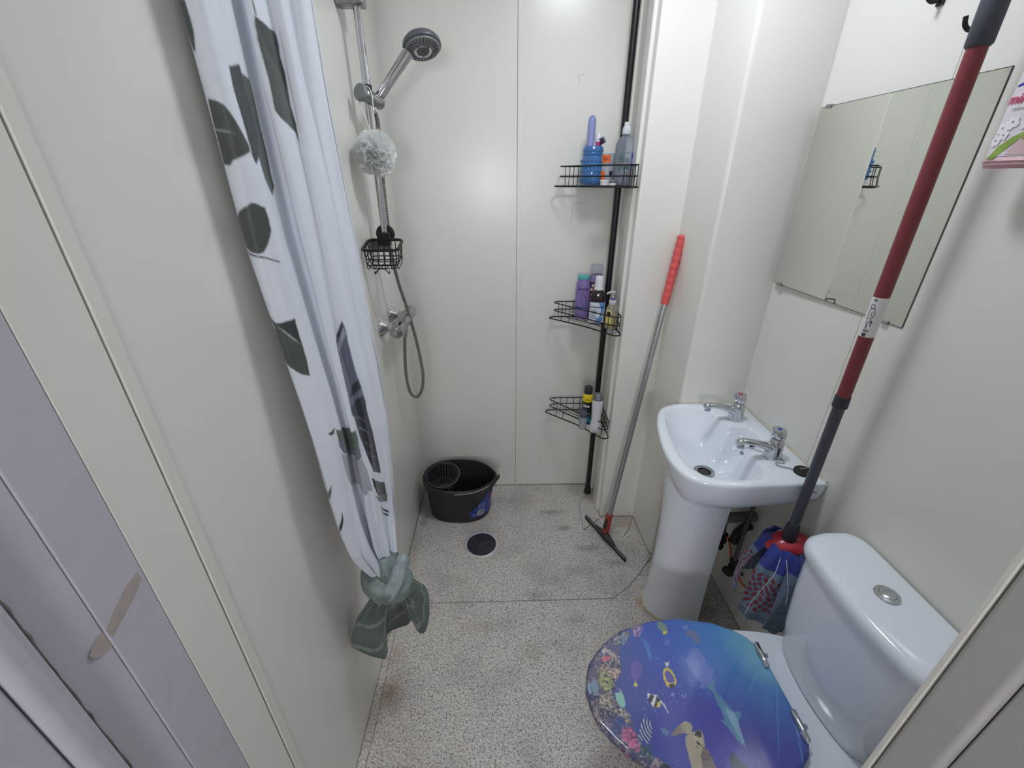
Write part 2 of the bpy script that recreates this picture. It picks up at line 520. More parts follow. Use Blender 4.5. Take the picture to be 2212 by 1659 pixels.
# hallway behind the camera
M_HALL = mat('hall_paint', (206, 204, 204), .7, noise=.01)
h = MB().box((-1.0, -1.5, -.08), (1.1, .16, 0)).build('floor_hall', mat('hall_carpet', (120, 116, 112), .9, noise=.1, nscale=90)); struct(h)
h = MB().box((-1.0, -1.5, CEIL), (1.1, -.02, CEIL + .08)).build('ceiling_hall', M_CEIL); struct(h)
for i, (a, b) in enumerate((((-1.0, -1.58, 0), (1.1, -1.5, CEIL)), ((-1.08, -1.5, 0), (-1.0, .06, CEIL)), ((1.1, -1.5, 0), (1.18, .10, CEIL)),
                            ((-1.0, .06, 0), (XL - .1, .235, CEIL)), ((.60, .10, 0), (1.1, .19, CEIL)))):
    h = MB().box(a, b).build('wall_hall_%s' % ('rear', 'west', 'east', 'left_pier', 'right_pier')[i], M_HALL, smooth=0); struct(h)
hl = thing('hall_fill_lamp', 'added hallway fill lamp behind the open doorway', 'lamp', (-.12, -1.5, 1.56))  # unseen lamp added for even fill and the soft glow on the back wall
MB().lathe([(.05, 0), (.055, .01), (.05, .02)], (-.12, -1.5, 1.56), (0, 1, 0), 28).build('lamp_base', mat('lamp_white', (230, 230, 228), .4), hl)
M_HALL_FILL = mat('hall_fill_glow', (255, 250, 245), .5, emit=(250, 250, 252), estr=HALL_FILL_POWER)
MB().lathe([(.10, .02), (.155, .035), (.165, .06), (.135, .085), (.07, .10), (.001, .106)], (-.12, -1.5, 1.56), (0, 1, 0), 28).build('fill_lamp_shade', M_HALL_FILL, hl)

# ceiling lamp: flush drum with a flat diffuser
LX, LY = .33, 1.14
cl = thing('ceiling_lamp', 'round white flush lamp on the bathroom ceiling', 'lamp', (LX, LY, CEIL))
MB().lathe([(.150, 0), (.152, -.004), (.150, -.056), (.142, -.060), (.136, -.058), (.136, -.050)], (LX, LY, CEIL), (0, 0, 1), 48, cap1=False).build('lamp_base', mat('lamp_white', (230, 230, 228), .4), cl)
M_LAMP = mat('lamp_glow', (255, 255, 255), .5, emit=(238, 246, 255), estr=LAMP_STRENGTH)
MB().lathe([(.136, -.050), (.110, -.0545), (.06, -.0575), (.001, -.0585)], (LX, LY, CEIL), (0, 0, 1), 48, cap0=False, cap1=False).build('lamp_diffuser', M_LAMP, cl)

# ------------------------------------------------------------------ shared fixture materials
M_CER = mat('white_ceramic', (236, 242, 251), .12, coat=.6, noise=.004, nscale=3)
M_CHROME = mat('chrome', (205, 207, 212), .12, metal=1.0, noise=.03, nscale=20)
M_CHROME_D = mat('dull_chrome', (170, 172, 176), .28, metal=1.0, noise=.12, nscale=40)
M_BLACK = mat('black_rubber', (30, 30, 32), .55, noise=.1)
M_BLKMET = mat('black_coated_wire', (24, 24, 27), .38, noise=.1)

def star_radius(poly, c, th):
    """distance from c to the outline poly along angle th"""
    dx, dy = math.cos(th), math.sin(th); best = 0
    n = len(poly)
    for i in range(n):
        x1, y1 = poly[i][0] - c[0], poly[i][1] - c[1]
        x2, y2 = poly[(i + 1) % n][0] - c[0], poly[(i + 1) % n][1] - c[1]
        den = dx * (y2 - y1) - dy * (x2 - x1)
        if abs(den) < 1e-12: continue
        t = (x1 * (y2 - y1) - y1 * (x2 - x1)) / den
        u = (x1 * dy - y1 * dx) / den
        if t > 0 and -1e-6 <= u <= 1 + 1e-6: best = max(best, t)
    return best

# ------------------------------------------------------------------ basin
bas = thing('wash_basin', 'white ceramic wash basin on a pedestal, fixed to the right wall', 'basin', (.72, 1.18, 0))
outer = [(.928, .936), (.928, 1.05), (.928, 1.18), (.928, 1.30), (.928, 1.423), (.80, 1.423), (.70, 1.423)]
outer += [tuple(p[:2]) for p in smooth_path([(.70, 1.423, 0), (.655, 1.417, 0), (.600, 1.386, 0), (.557, 1.301, 0), (.527, 1.18, 0), (.516, 1.087, 0), (.524, 1.011, 0), (.553, .963, 0), (.618, .936, 0), (.695, .930, 0)], 6)][1:]
outer += [(.803, .933)]
inner = [tuple(p[:2]) for p in smooth_path([(.700, 1.392, 0), (.650, 1.385, 0), (.612, 1.355, 0), (.589, 1.300, 0), (.569, 1.201, 0), (.560, 1.085, 0), (.576, 1.010, 0), (.612, .972, 0), (.680, .962, 0), (.745, .968, 0)], 6)]
inner += [tuple(p[:2]) for p in smooth_path([(.745, .968, 0), (.775, .990, 0), (.783, 1.03, 0), (.787, 1.085, 0), (.80, 1.112, 0), (.845, 1.125, 0), (.866, 1.145, 0), (.870, 1.18, 0), (.866, 1.222, 0), (.845, 1.240, 0), (.80, 1.252, 0), (.787, 1.28, 0), (.783, 1.335, 0), (.765, 1.375, 0), (.700, 1.392, 0)], 5)][1:-1]
bc = (.70, 1.17); NB = 128
ths = [2 * PI * i / NB for i in range(NB)]
# keep true corners at the wall
for cx, cy in ((.928, .936), (.928, 1.423)):
    t = math.atan2(cy - bc[1], cx - bc[0]) % (2 * PI)
    k = min(range(NB), key=lambda i: abs(ths[i] - t)); ths[k] = t
Ro = [star_radius(outer, bc, t) for t in ths]
Ri = [star_radius(inner, bc, t) for t in ths]
def bring(fn, z):
    r = []
    for i, t in enumerate(ths):
        q = fn(i); zz = z(i) if callable(z) else z
        r.append((bc[0] + q * math.cos(t), bc[1] + q * math.sin(t), zz))
    return r
def wallness(i):      # 1 against the wall side, 0 at the bowl front
    x = bc[0] + Ro[i] * math.cos(ths[i])
    return min(1, max(0, (x - .62) / .30))
def under(inset, depth):
    def f(i):
        wn = wallness(i)
        q = Ro[i] - inset * (1 - .85 * wn)
        return q
    return bring(f, lambda i: .820 - depth * (1 - .55 * wallness(i) ** 1.5))
rs = [bring(lambda i: .10, .664)]
rs += [under(.135, .160), under(.085, .152), under(.050, .128), under(.028, .095), under(.012, .055), under(.002, .022), under(0.0, .010)]
rs += [bring(lambda i: Ro[i] - .002, .8165), bring(lambda i: Ro[i] - .007, .820)]
rs += [bring(lambda i: Ri[i] + (Ro[i] - Ri[i]) * .35, .8205), bring(lambda i: Ri[i] + .007, .819), bring(lambda i: Ri[i] + .001, .815), bring(lambda i: Ri[i] - .004, .806)]
for f, z in ((.93, .785), (.86, .755), (.78, .729), (.66, .706), (.50, .692), (.34, .686)):
    rs.append(bring(lambda i, f=f: (Ri[i] - .004) * f * (1 - (1 - f) * .2) + (1 - f) * .012, z))
rs.append(bring(lambda i: .034, .684))
bb = MB(); bb.rings(rs, True, False)
bowl = bb.build('bowl', M_CER, bas, smooth=50)
MB().lathe([(.022, -.02), (.022, .001), (.026, .003), (.035, .002), (.036, 0), (.036, -.004)], (bc[0], bc[1], .684), (0, 0, 1), 28, cap0=False, cap1=False).build('waste_ring', M_CHROME_D, bas)
MB().lathe([(.001, 0), (.023, 0), (.023, -.002)], (bc[0], bc[1], .676), (0, 0, 1), 24, cap0=False, cap1=False).build('waste_hole', mat('waste_black', (14, 14, 15), .5), bas)
# overflow inlet under the cold spout
MB().lathe([(.0135, .003), (.012, .004), (.010, .002), (.0098, -.003)], (.852, 1.182, .787), (-.86, 0, .5), 24, cap0=False, cap1=False).build('overflow_ring', M_CHROME, bas)
MB().lathe([(.001, 0), (.0099, 0)], (.852, 1.182, .787), (-.86, 0, .5), 20, cap0=False, cap1=False).build('overflow_hole', MATS['waste_black'], bas)
# silicone line along both walls
MB().tube([(.6950, 1.4225, .818), (.80, 1.4225, .820), (.9275, 1.4225, .820), (.9275, 1.3, .8205), (.9275, 1.1, .820), (.9275, .94, .820)], [.003, .0035, .004, .0035, .004, .003], 8).build('silicone_line', mat('old_silicone', (206, 200, 184), .5, noise=.12, nscale=50), bas)
# faint maker lettering near the wall end of the apron
vs, fs = text_mesh('twice', .011, bold=.0003)
k = MB(); k.add([(.892 + x, .9325 + .0, .790 + y) for x, y, z in vs], fs)
k.build('maker_lettering', mat('faint_grey_print', (96, 96, 100), .5), bas, smooth=0, fix=False)

ped = thing('basin_pedestal', 'white ceramic pedestal column holding up the wash basin', 'pedestal', (.68, 1.18, 0))
def ped_ring(z, xc, hx, hy, th=.012):
    pts_o, pts_i = [], []
    for k in range(33):
        a = PI / 2 + PI * k / 32
        pts_o.append((xc + hx * math.cos(a), 1.175 + hy * math.sin(a), z))
        pts_i.append((xc + (hx - th) * math.cos(a), 1.175 + (hy - th) * math.sin(a), z))
    pts_o = [(.775, 1.175 + hy * .96, z), (.73, 1.175 + hy, z)] + pts_o + [(.73, 1.175 - hy, z), (.775, 1.175 - hy * .96, z)]
    pts_i = [(.775, 1.175 + hy * .96 - th, z), (.73, 1.175 + hy - th, z)] + pts_i + [(.73, 1.175 - hy + th, z), (.775, 1.175 - hy * .96 + th, z)]
    return pts_o + pts_i[::-1]
pm = MB(); pm.rings([ped_ring(z, .69, hx, hy) for z, hx, hy in ((0, .112, .094), (.012, .110, .092), (.10, .102, .088), (.25, .098, .086), (.42, .100, .087), (.56, .108, .091), (.64, .116, .096), (.668, .118, .098))])
pm.build('column', M_CER, ped, smooth=40)
MB().tube([(.69 + .1125 * math.cos(a), 1.175 + .0945 * math.sin(a), .003) for a in np.linspace(PI / 2, 1.5 * PI, 24)], .0045, 6).build('sealant_bead', mat('stained_silicone', (206, 190, 160), .5, noise=.2, nscale=40), ped)

# ------------------------------------------------------------------ taps
def make_tap(x, y, z, dot, label):
    t = thing('basin_tap', label, 'tap', (x, y, z), 'pair of chrome basin taps')
    b = MB()
    # body: oval base narrowing to the neck
    b.lathe([(.0245, 0), (.0250, .003), (.0235, .010), (.0215, .025), (.0205, .042), (.0195, .055), (.0165, .064), (.0150, .067)], (x, y, z), (0, 0, 1), 28, sx=1.12, sy=.98, up=(0, 1, 0))
    b.build('body', M_CHROME, t, smooth=50)
    # spout: flattened arm dropping forward over the bowl
    rr = []
    for (px, pz, w, h) in ((.002, .030, .017, .021), (-.020, .036, .0155, .0165), (-.045, .046, .0135, .0115), (-.075, .055, .0125, .0095), (-.100, .0585, .0125, .0090), (-.116, .0575, .0125, .0095), (-.123, .053, .0120, .0080)):
        rr.append([(x + px + .0, y + w * math.cos(a) * (1 if True else 0), z + pz + h * math.sin(a)) for a in np.linspace(0, 2 * PI, 20, endpoint=False)])
    MB().rings(rr).build('spout', M_CHROME, t, smooth=50)
    MB().lathe([(.0095, 0), (.0105, -.004), (.0105, -.014), (.0085, -.015)], (x - .112, y, z + .052), (-.12, 0, 1), 20).build('aerator', M_CHROME_D, t)
    # knob
    kb = MB()
    n = 36; prof = [(.0125, .066), (.0160, .070), (.0210, .076), (.0218, .084), (.0205, .098), (.0185, .1015), (.0165, .1015)]
    rings = []
    for r, hh in prof:
        rings.append([(x + .0 + (r * (1 + .025 * math.cos(6 * a)) * math.cos(a)) - .10 * (hh - .066), y + r * (1 + .025 * math.cos(6 * a)) * math.sin(a), z + hh) for a in np.linspace(0, 2 * PI, n, endpoint=False)])
    kb.rings(rings); knob = kb.build('knob', M_CHROME, t, smooth=35)
    MB().lathe([(.0065, .1014), (.0065, .1022), (.001, .1026)], (x - .0036, y, z), (0, 0, 1), 20, cap0=False, cap1=False).build('temperature_dot', dot, knob)
    MB().lathe([(.0145, .064), (.0145, .068), (.0118, .070)], (x, y, z), (0, 0, 1), 20).build('collar', M_CHROME_D, t)
    return t
make_tap(.842, 1.297, .8205, mat('red_dot', (196, 52, 48), .4), 'chrome basin tap with red dot, nearer the boxed-in corner')
make_tap(.842, 1.066, .8205, mat('blue_dot', (44, 66, 170), .4), 'chrome basin tap with blue dot and plug chain')

# plug on its ball chain
plug = thing('sink_plug', 'round black rubber sink plug with ball chain lying on the basin deck', 'plug', (.885, .985, .821))
MB().lathe([(.0215, 0), (.0235, .003), (.0225, .009), (.0215, .0095), (.016, .0080), (.012, .0085), (.001, .009)], (.885, .985, .821), (-.12, 0, 1), 30).build('plug_body', M_BLACK, plug)
MB().tube([(.885 - .009, .985, .832), (.885 - .006, .985, .835), (.885 + .006, .985, .836), (.885 + .009, .985, .834)], .0016, 6).build('plug_loop', M_CHROME_D, plug)
ch = smooth_path([(.868, .992, .824), (.853, 1.005, .8235), (.838, 1.012, .8232), (.829, 1.024, .8232), (.838, 1.034, .8232), (.853, 1.028, .8232), (.861, 1.036, .8232), (.861, 1.052, .8250), (.866, 1.060, .833)], 9)
cb = MB()
for p in ch[::1]:
    cb.sphere(p, .0017, 6, 4)
cb.tube(ch, .0006, 4)
cb.build('ball_chain', M_CHROME_D, plug)
ch2 = smooth_path([(.822, 1.085, .826), (.812, 1.096, .824), (.795, 1.112, .822), (.787, 1.125, .812), (.785, 1.13, .800), (.787, 1.131, .790)], 7)
cb = MB()
for p in ch2: cb.sphere(p, .0016, 6, 4)
cb.tube(ch2, .0006, 4); cb.build('ball_chain', M_CHROME_D, plug)
MB().lathe([(.002, -.004), (.006, -.003), (.0065, .002), (.003, .005), (.001, .007)], (.787, 1.131, .788), (0, 0, -1), 12).build('chain_anchor', M_CHROME_D, plug)

# pipework under the basin
pip = thing('basin_pipework', 'dark waste trap, valves and copper tails under the basin', 'pipework', (.87, 1.15, .2))
M_PIPE = mat('grimy_metal_pipe', (104, 102, 100), .45, metal=.5, noise=.3, nscale=60)
M_DARKP = mat('dark_plastic_trap', (58, 54, 52), .6, noise=.3, nscale=50)
MB().tube([(.842, 1.066, .800), (.845, 1.075, .72), (.862, 1.10, .60), (.878, 1.125, .50), (.884, 1.135, .30), (.884, 1.136, .245)], .0075, 12).build('supply_tail', M_PIPE, pip)
MB().tube([(.842, 1.297, .800), (.85, 1.29, .6), (.885, 1.26, .45), (.895, 1.25, .26)], .0075, 12).build('supply_tail', M_PIPE, pip)
MB().lathe([(.021, 0), (.022, .01), (.022, .04), (.019, .045), (.019, .09)], (.70, 1.17, .592), (0, 0, 1), 20).build('waste_fitting', M_DARKP, pip)
MB().tube(smooth_path([(.70, 1.17, .60), (.70, 1.17, .52), (.72, 1.172, .475), (.77, 1.172, .455), (.82, 1.168, .470), (.93, 1.165, .480)], 6), .019, 14).build('waste_pipe', mat('grey_waste_pipe', (122, 118, 114), .5, noise=.15), pip)
for (x, y, z) in ((.884, 1.136, .262), (.895, 1.25, .282)):
    v = MB()
    v.lathe([(.013, -.022), (.016, -.018), (.016, -.006), (.012, -.004), (.012, .010), (.016, .012), (.016, .024), (.011, .026)], (x, y, z), (0, 0, 1), 8)
    v.lathe([(.010, 0), (.012, .02), (.021, .022), (.022, .036), (.017, .040)], (x, y, z - .01), (-.8, -.5, -.3), 10)
    v.build('isolating_valve', M_DARKP, pip, smooth=30)
MB().tube([(.925, 1.17, .43), (.905, 1.165, .425), (.880, 1.16, .40), (.872, 1.158, .36)], .017, 14).build('overflow_elbow', M_DARKP, pip)
MB().tube([(.884, 1.136, .25), (.90, 1.134, .22), (.929, 1.13, .215)], .0075, 10).build('supply_pipe', M_PIPE, pip)
cab = MB().tube(smooth_path([(.900, 1.235, .305), (.893, 1.19, .295), (.886, 1.150, .262), (.898, 1.10, .225), (.922, 1.075, .200), (.928, 1.06, .198)], 6), .004, 8).build('earth_cable', mat('orange_cable', (226, 104, 52), .5), None)
tag(cab, 'orange cable strap behind the basin pedestal on the valves', 'cable')

# ------------------------------------------------------------------ mirror
mir = thing('wall_mirror', 'frameless square mirror clipped to the right wall above the basin', 'mirror', (.92, 1.15, 1.29))
M_MIRROR = mat('silvered_glass', (222, 226, 220), .015, metal=1.0, noise=.01, nscale=4)
M_GLASSEDGE = mat('dark_mirror_edge', (70, 78, 72), .3)
MT = Matrix.Translation((.9164, 1.405, 0)) @ Matrix.Rotation(math.radians(1.3), 4, 'Z') @ Matrix.Translation((-.9138, -1.403, 0))
MB().box((.9143, .911, 1.291), (.9158, 1.403, 1.788), MT).build('backing', M_GLASSEDGE, mir, smooth=0)
MB().box((.9138, .9125, 1.2925), (.9144, 1.4015, 1.7865), MT).build('mirror_glass', M_MIRROR, mir, smooth=0)
for y, z, s in ((1.373, 1.788, 1), (.99, 1.788, 1), (1.373, 1.291, -1), (.96, 1.291, -1)):
    c = MB(); c.box((.9125 + (1.403 - y) * .0227, y - .010, z - .006 if s > 0 else z - .004), (.930, y + .010, z + .004 if s > 0 else z + .006))
    c.build('clip', M_CHROME_D, mir, bevel=.002)

# ------------------------------------------------------------------ toilet
wc = thing('toilet', 'white close coupled toilet with printed seat, beside the doorway', 'toilet', (.58, .61, 0))
YC = .61
def cis_ring(z, xf, bow, hw, rc=.05, xb=.925, rb=.0):
    """plan outline of the cistern: flat back, bowed front"""
    pts = []
    n = 40
    for k in range(n + 1):
        t = -1 + 2 * k / n
        y = YC + hw * math.copysign(1 - (1 - abs(t)) ** 1.0, t)
        e = abs(t)
        x = xf + bow * e ** 2
        d = (1 - e) * hw
        if d < rc: x += rc - math.sqrt(max(0, rc * rc - (rc - d) ** 2))
        pts.append((x, y, z))
    if rb:
        n2 = 8
        up = [(xb - rb + rb * math.sin(PI / 2 * k / n2), YC + hw - rb * 1.3 + rb * 1.3 * math.cos(PI / 2 * k / n2), z) for k in range(n2 + 1)]
    else:
        up = [(xb, YC + hw, z)] * 9
    return pts + up + [(xb, YC, z)] + [(p[0], 2 * YC - p[1], z) for p in up[::-1]]
cb = MB(); cb.rings([cis_ring(.402, .772, .03, .150, .04), cis_ring(.408, .768, .03, .156, .045), cis_ring(.50, .762, .028, .172, .05), cis_ring(.62, .762, .026, .184, .05), cis_ring(.728, .764, .026, .190, .05)])
cb.build('cistern', M_CER, wc, smooth=40)
cb = MB(); cb.rings([cis_ring(.729, .764, .026, .190, .05, rb=.035), cis_ring(.7295, .757, .026, .196, .05, rb=.035), cis_ring(.745, .7535, .026, .199, .052, rb=.035), cis_ring(.758, .755, .026, .198, .054, rb=.035), cis_ring(.766, .760, .026, .193, .056, rb=.035), cis_ring(.7705, .768, .026, .185, .056, rb=.035), cis_ring(.7725, .785, .024, .17, .055, .922, rb=.035), cis_ring(.7730, .81, .02, .14, .05, .915, rb=.03)])
lidc = cb.build('cistern_lid', M_CER, wc, smooth=60)
bt = MB().lathe([(.0245, 0), (.0250, .002), (.0235, .0045), (.0165, .0055), (.0160, .0045), (.0155, .0058), (.010, .0072), (.001, .0078)], (.847, .613, .7725), (0, 0, 1), 40).build('flush_button', M_CHROME, lidc)
MB().tube([(.847 + .0085 * math.cos(a), .613 + .0085 * math.sin(a), .7798 - .0002) for a in np.linspace(.2, 2.2, 14)], .0005, 5).build('button_mark', M_BLACK, bt)
# pan
def pan_ring(z, x0, x1, hw, nn=48, back=.17):
    pts = []
    xm = x0 + (x1 - x0) * .52
    for k in range(nn):
        a = 2 * PI * k / nn
        ca, sa = math.cos(a), math.sin(a)
        if ca < 0:
            x = xm + (xm - x0) * ca
            y = YC + hw * sa
        else:
            e = 3.2
            rr = (abs(ca) ** e + abs(sa) ** e) ** (-1 / e)
            x = xm + (x1 - xm) * ca * rr
            y = YC + (hw + (back - hw) * min(1, (x - xm) / (x1 - xm))) * sa * rr
        pts.append((x, y, z))
    return pts
pb = MB(); pb.rings([pan_ring(0, .50, .90, .095, back=.10), pan_ring(.015, .50, .90, .093, back=.10), pan_ring(.10, .47, .90, .090, back=.10), pan_ring(.20, .42, .90, .105, back=.11), pan_ring(.28, .345, .91, .135, back=.14), pan_ring(.34, .28, .92, .165, back=.158), pan_ring(.375, .243, .925, .180, back=.165), pan_ring(.392, .238, .925, .183, back=.167), pan_ring(.400, .243, .922, .180, back=.164), pan_ring(.401, .30, .915, .15, back=.15)])
pb.build('pan', M_CER, wc, smooth=60)

# seat and printed lid
LW_X = [.204, .2075, .213, .224, .25, .275, .33, .42, .51, .61, .66, .69, .703, .7085, .7105]
LW_W = [.0, .026, .049, .074, .104, .128, .163, .191, .199, .183, .161, .138, .117, .095, .0]
def lid_w(x):
    return np.interp(x, LW_X, LW_W)
LID_ART = {'dolphin':[(0.508,0.622),(0.52,0.619),(0.531,0.628),(0.548,0.638),(0.535,0.618),(0.536,0.605),(0.541,0.591),(0.549,0.576),(0.556,0.564),(0.558,0.558),(0.57,0.561),(0.575,0.558),(0.568,0.548),(0.558,0.542),(0.554,0.524),(0.552,0.508),(0.549,0.49),(0.541,0.495),(0.533,0.509),(0.528,0.525),(0.521,0.534),(0.515,0.544),(0.526,0.542),(0.528,0.56),(0.525,0.579),(0.525,0.59),(0.525,0.604),(0.518,0.612)],
    'dolphin_belly':[(0.54,0.571),(0.555,0.558),(0.558,0.542),(0.554,0.524),(0.552,0.508),(0.549,0.49),(0.543,0.513),(0.539,0.532),(0.537,0.552)],
    'turtle_flipper':[(0.383,0.513),(0.392,0.521),(0.407,0.532),(0.429,0.543),(0.44,0.539),(0.443,0.532),(0.436,0.519),(0.425,0.517),(0.416,0.519),(0.401,0.515)],
    'turtle_neck':[(0.417,0.511),(0.435,0.521),(0.461,0.514),(0.455,0.489),(0.462,0.466),(0.464,0.451),(0.41,0.453),(0.411,0.47),(0.412,0.492)],
    'turtle_shell':[(0.452,0.494),(0.461,0.482),(0.464,0.451),(0.434,0.452),(0.438,0.474)],
    'turtle_head':[(0.442,0.521),(0.454,0.525),(0.461,0.52),(0.46,0.51),(0.453,0.496),(0.442,0.488),(0.434,0.492),(0.433,0.503)],
    'turtle_beak':[(0.445,0.522),(0.454,0.524),(0.46,0.519),(0.456,0.51),(0.449,0.509),(0.444,0.514)],
    'tang':[(0.43,0.666),(0.439,0.66),(0.443,0.646),(0.443,0.631),(0.434,0.62),(0.421,0.615),(0.412,0.622),(0.411,0.638),(0.414,0.653),(0.422,0.664)],
    'tang_in':[(0.427,0.659),(0.434,0.654),(0.439,0.642),(0.437,0.63),(0.425,0.627),(0.417,0.632),(0.417,0.644),(0.419,0.653)],
    'tang_face':[(0.418,0.623),(0.432,0.627),(0.435,0.621),(0.428,0.614),(0.42,0.614)],
    'tang_tail':[(0.429,0.668),(0.427,0.681),(0.432,0.677),(0.441,0.681),(0.435,0.669)],
    'moor':[(0.358,0.606),(0.367,0.603),(0.381,0.6),(0.386,0.588),(0.38,0.574),(0.37,0.572),(0.362,0.575),(0.359,0.584),(0.355,0.594)],
    'moor_b1':[(0.365,0.603),(0.374,0.6),(0.363,0.585),(0.356,0.583),(0.355,0.591)],
    'moor_b2':[(0.379,0.599),(0.386,0.59),(0.381,0.582),(0.37,0.572),(0.364,0.575),(0.372,0.585)],
    'moor_y':[(0.377,0.586),(0.383,0.582),(0.378,0.574),(0.371,0.573)],
    'moor_str':[(0.384,0.593),(0.392,0.579),(0.397,0.559),(0.395,0.56),(0.389,0.577),(0.381,0.59)],
    'ring':[(0.326,0.548),(0.338,0.551),(0.347,0.545),(0.347,0.532),(0.339,0.513),(0.328,0.501),(0.319,0.504),(0.309,0.509),(0.311,0.52),(0.321,0.537)],
    'purple':[(0.355,0.692),(0.364,0.682),(0.363,0.665),(0.353,0.645),(0.341,0.635),(0.336,0.634),(0.33,0.646),(0.331,0.661),(0.339,0.68)],
    'purple_tail':[(0.337,0.638),(0.338,0.621),(0.328,0.623)],
    'green':[(0.285,0.621),(0.293,0.615),(0.297,0.598),(0.297,0.582),(0.291,0.574),(0.281,0.577),(0.276,0.59),(0.276,0.607)],
    'green_head':[(0.283,0.619),(0.289,0.617),(0.291,0.609),(0.277,0.608)],
    'topfish':[(0.447,0.796),(0.459,0.797),(0.469,0.784),(0.47,0.77),(0.46,0.764),(0.448,0.767),(0.443,0.779)],
    'topfish_tail':[(0.454,0.766),(0.469,0.766),(0.458,0.756),(0.45,0.757)],
    'grey':[(0.527,0.768),(0.541,0.769),(0.551,0.755),(0.548,0.729),(0.537,0.729),(0.528,0.745),(0.515,0.752)],
    'grey_tail':[(0.514,0.785),(0.523,0.778),(0.531,0.787),(0.53,0.772),(0.522,0.77),(0.514,0.776)],
    'blue':[(0.388,0.747),(0.397,0.738),(0.401,0.724),(0.397,0.681),(0.397,0.694),(0.388,0.682),(0.39,0.704),(0.387,0.728)],
    'leftfish':[(0.229,0.645),(0.237,0.636),(0.238,0.619),(0.228,0.602),(0.221,0.611),(0.219,0.628)],
    'leftfish2':[(0.215,0.64),(0.219,0.628),(0.216,0.605),(0.21,0.611),(0.209,0.625)],
    'sgt':[(0.365,0.531),(0.377,0.529),(0.386,0.52),(0.375,0.513),(0.367,0.519)],
    'blackfin':[(0.501,0.468),(0.512,0.481),(0.518,0.475),(0.533,0.45),(0.498,0.451)],
    'botfish':[(0.335,0.455),(0.352,0.465),(0.363,0.459),(0.364,0.454)],
    'c_pink1':[(0.282,0.538),(0.293,0.533),(0.3,0.521),(0.308,0.499),(0.303,0.488),(0.292,0.484),(0.282,0.494),(0.272,0.512),(0.271,0.524)],
    'c_pink2':[(0.265,0.498),(0.278,0.493),(0.277,0.475),(0.267,0.474),(0.262,0.487)],
    'c_yell':[(0.254,0.663),(0.267,0.657),(0.276,0.641),(0.271,0.621),(0.262,0.614),(0.248,0.624),(0.243,0.642)],
    'c_pink3':[(0.265,0.701),(0.28,0.707),(0.285,0.694),(0.274,0.683),(0.261,0.685)],
    'c_white1':[(0.265,0.731),(0.279,0.732),(0.295,0.713),(0.311,0.696),(0.305,0.68),(0.292,0.674),(0.283,0.69),(0.263,0.707)],
    'c_white2':[(0.243,0.676),(0.263,0.678),(0.278,0.668),(0.304,0.659),(0.289,0.638),(0.277,0.638),(0.271,0.656),(0.25,0.66)],
    'c_lilac':[(0.365,0.781),(0.4,0.792),(0.396,0.77),(0.38,0.749),(0.366,0.756)],
    'c_fern':[(0.312,0.757),(0.335,0.764),(0.353,0.753),(0.334,0.732),(0.312,0.726),(0.304,0.736)],
    'c_beige':[(0.234,0.602),(0.264,0.61),(0.275,0.593),(0.261,0.572),(0.285,0.571),(0.305,0.56),(0.298,0.545),(0.283,0.543),(0.268,0.566),(0.248,0.567),(0.233,0.583)],
    'c_dark':[(0.312,0.504),(0.331,0.492),(0.33,0.472),(0.316,0.463),(0.304,0.477)],
    'reefedge':[(0.431,0.799),(0.399,0.79),(0.349,0.764),(0.312,0.713),(0.305,0.662),(0.28,0.627),(0.292,0.576),(0.303,0.55),(0.308,0.511),(0.332,0.478),(0.335,0.455),(0.276,0.456),(0.242,0.494),(0.215,0.552),(0.205,0.608),(0.213,0.652),(0.245,0.714),(0.308,0.768),(0.387,0.796)]}

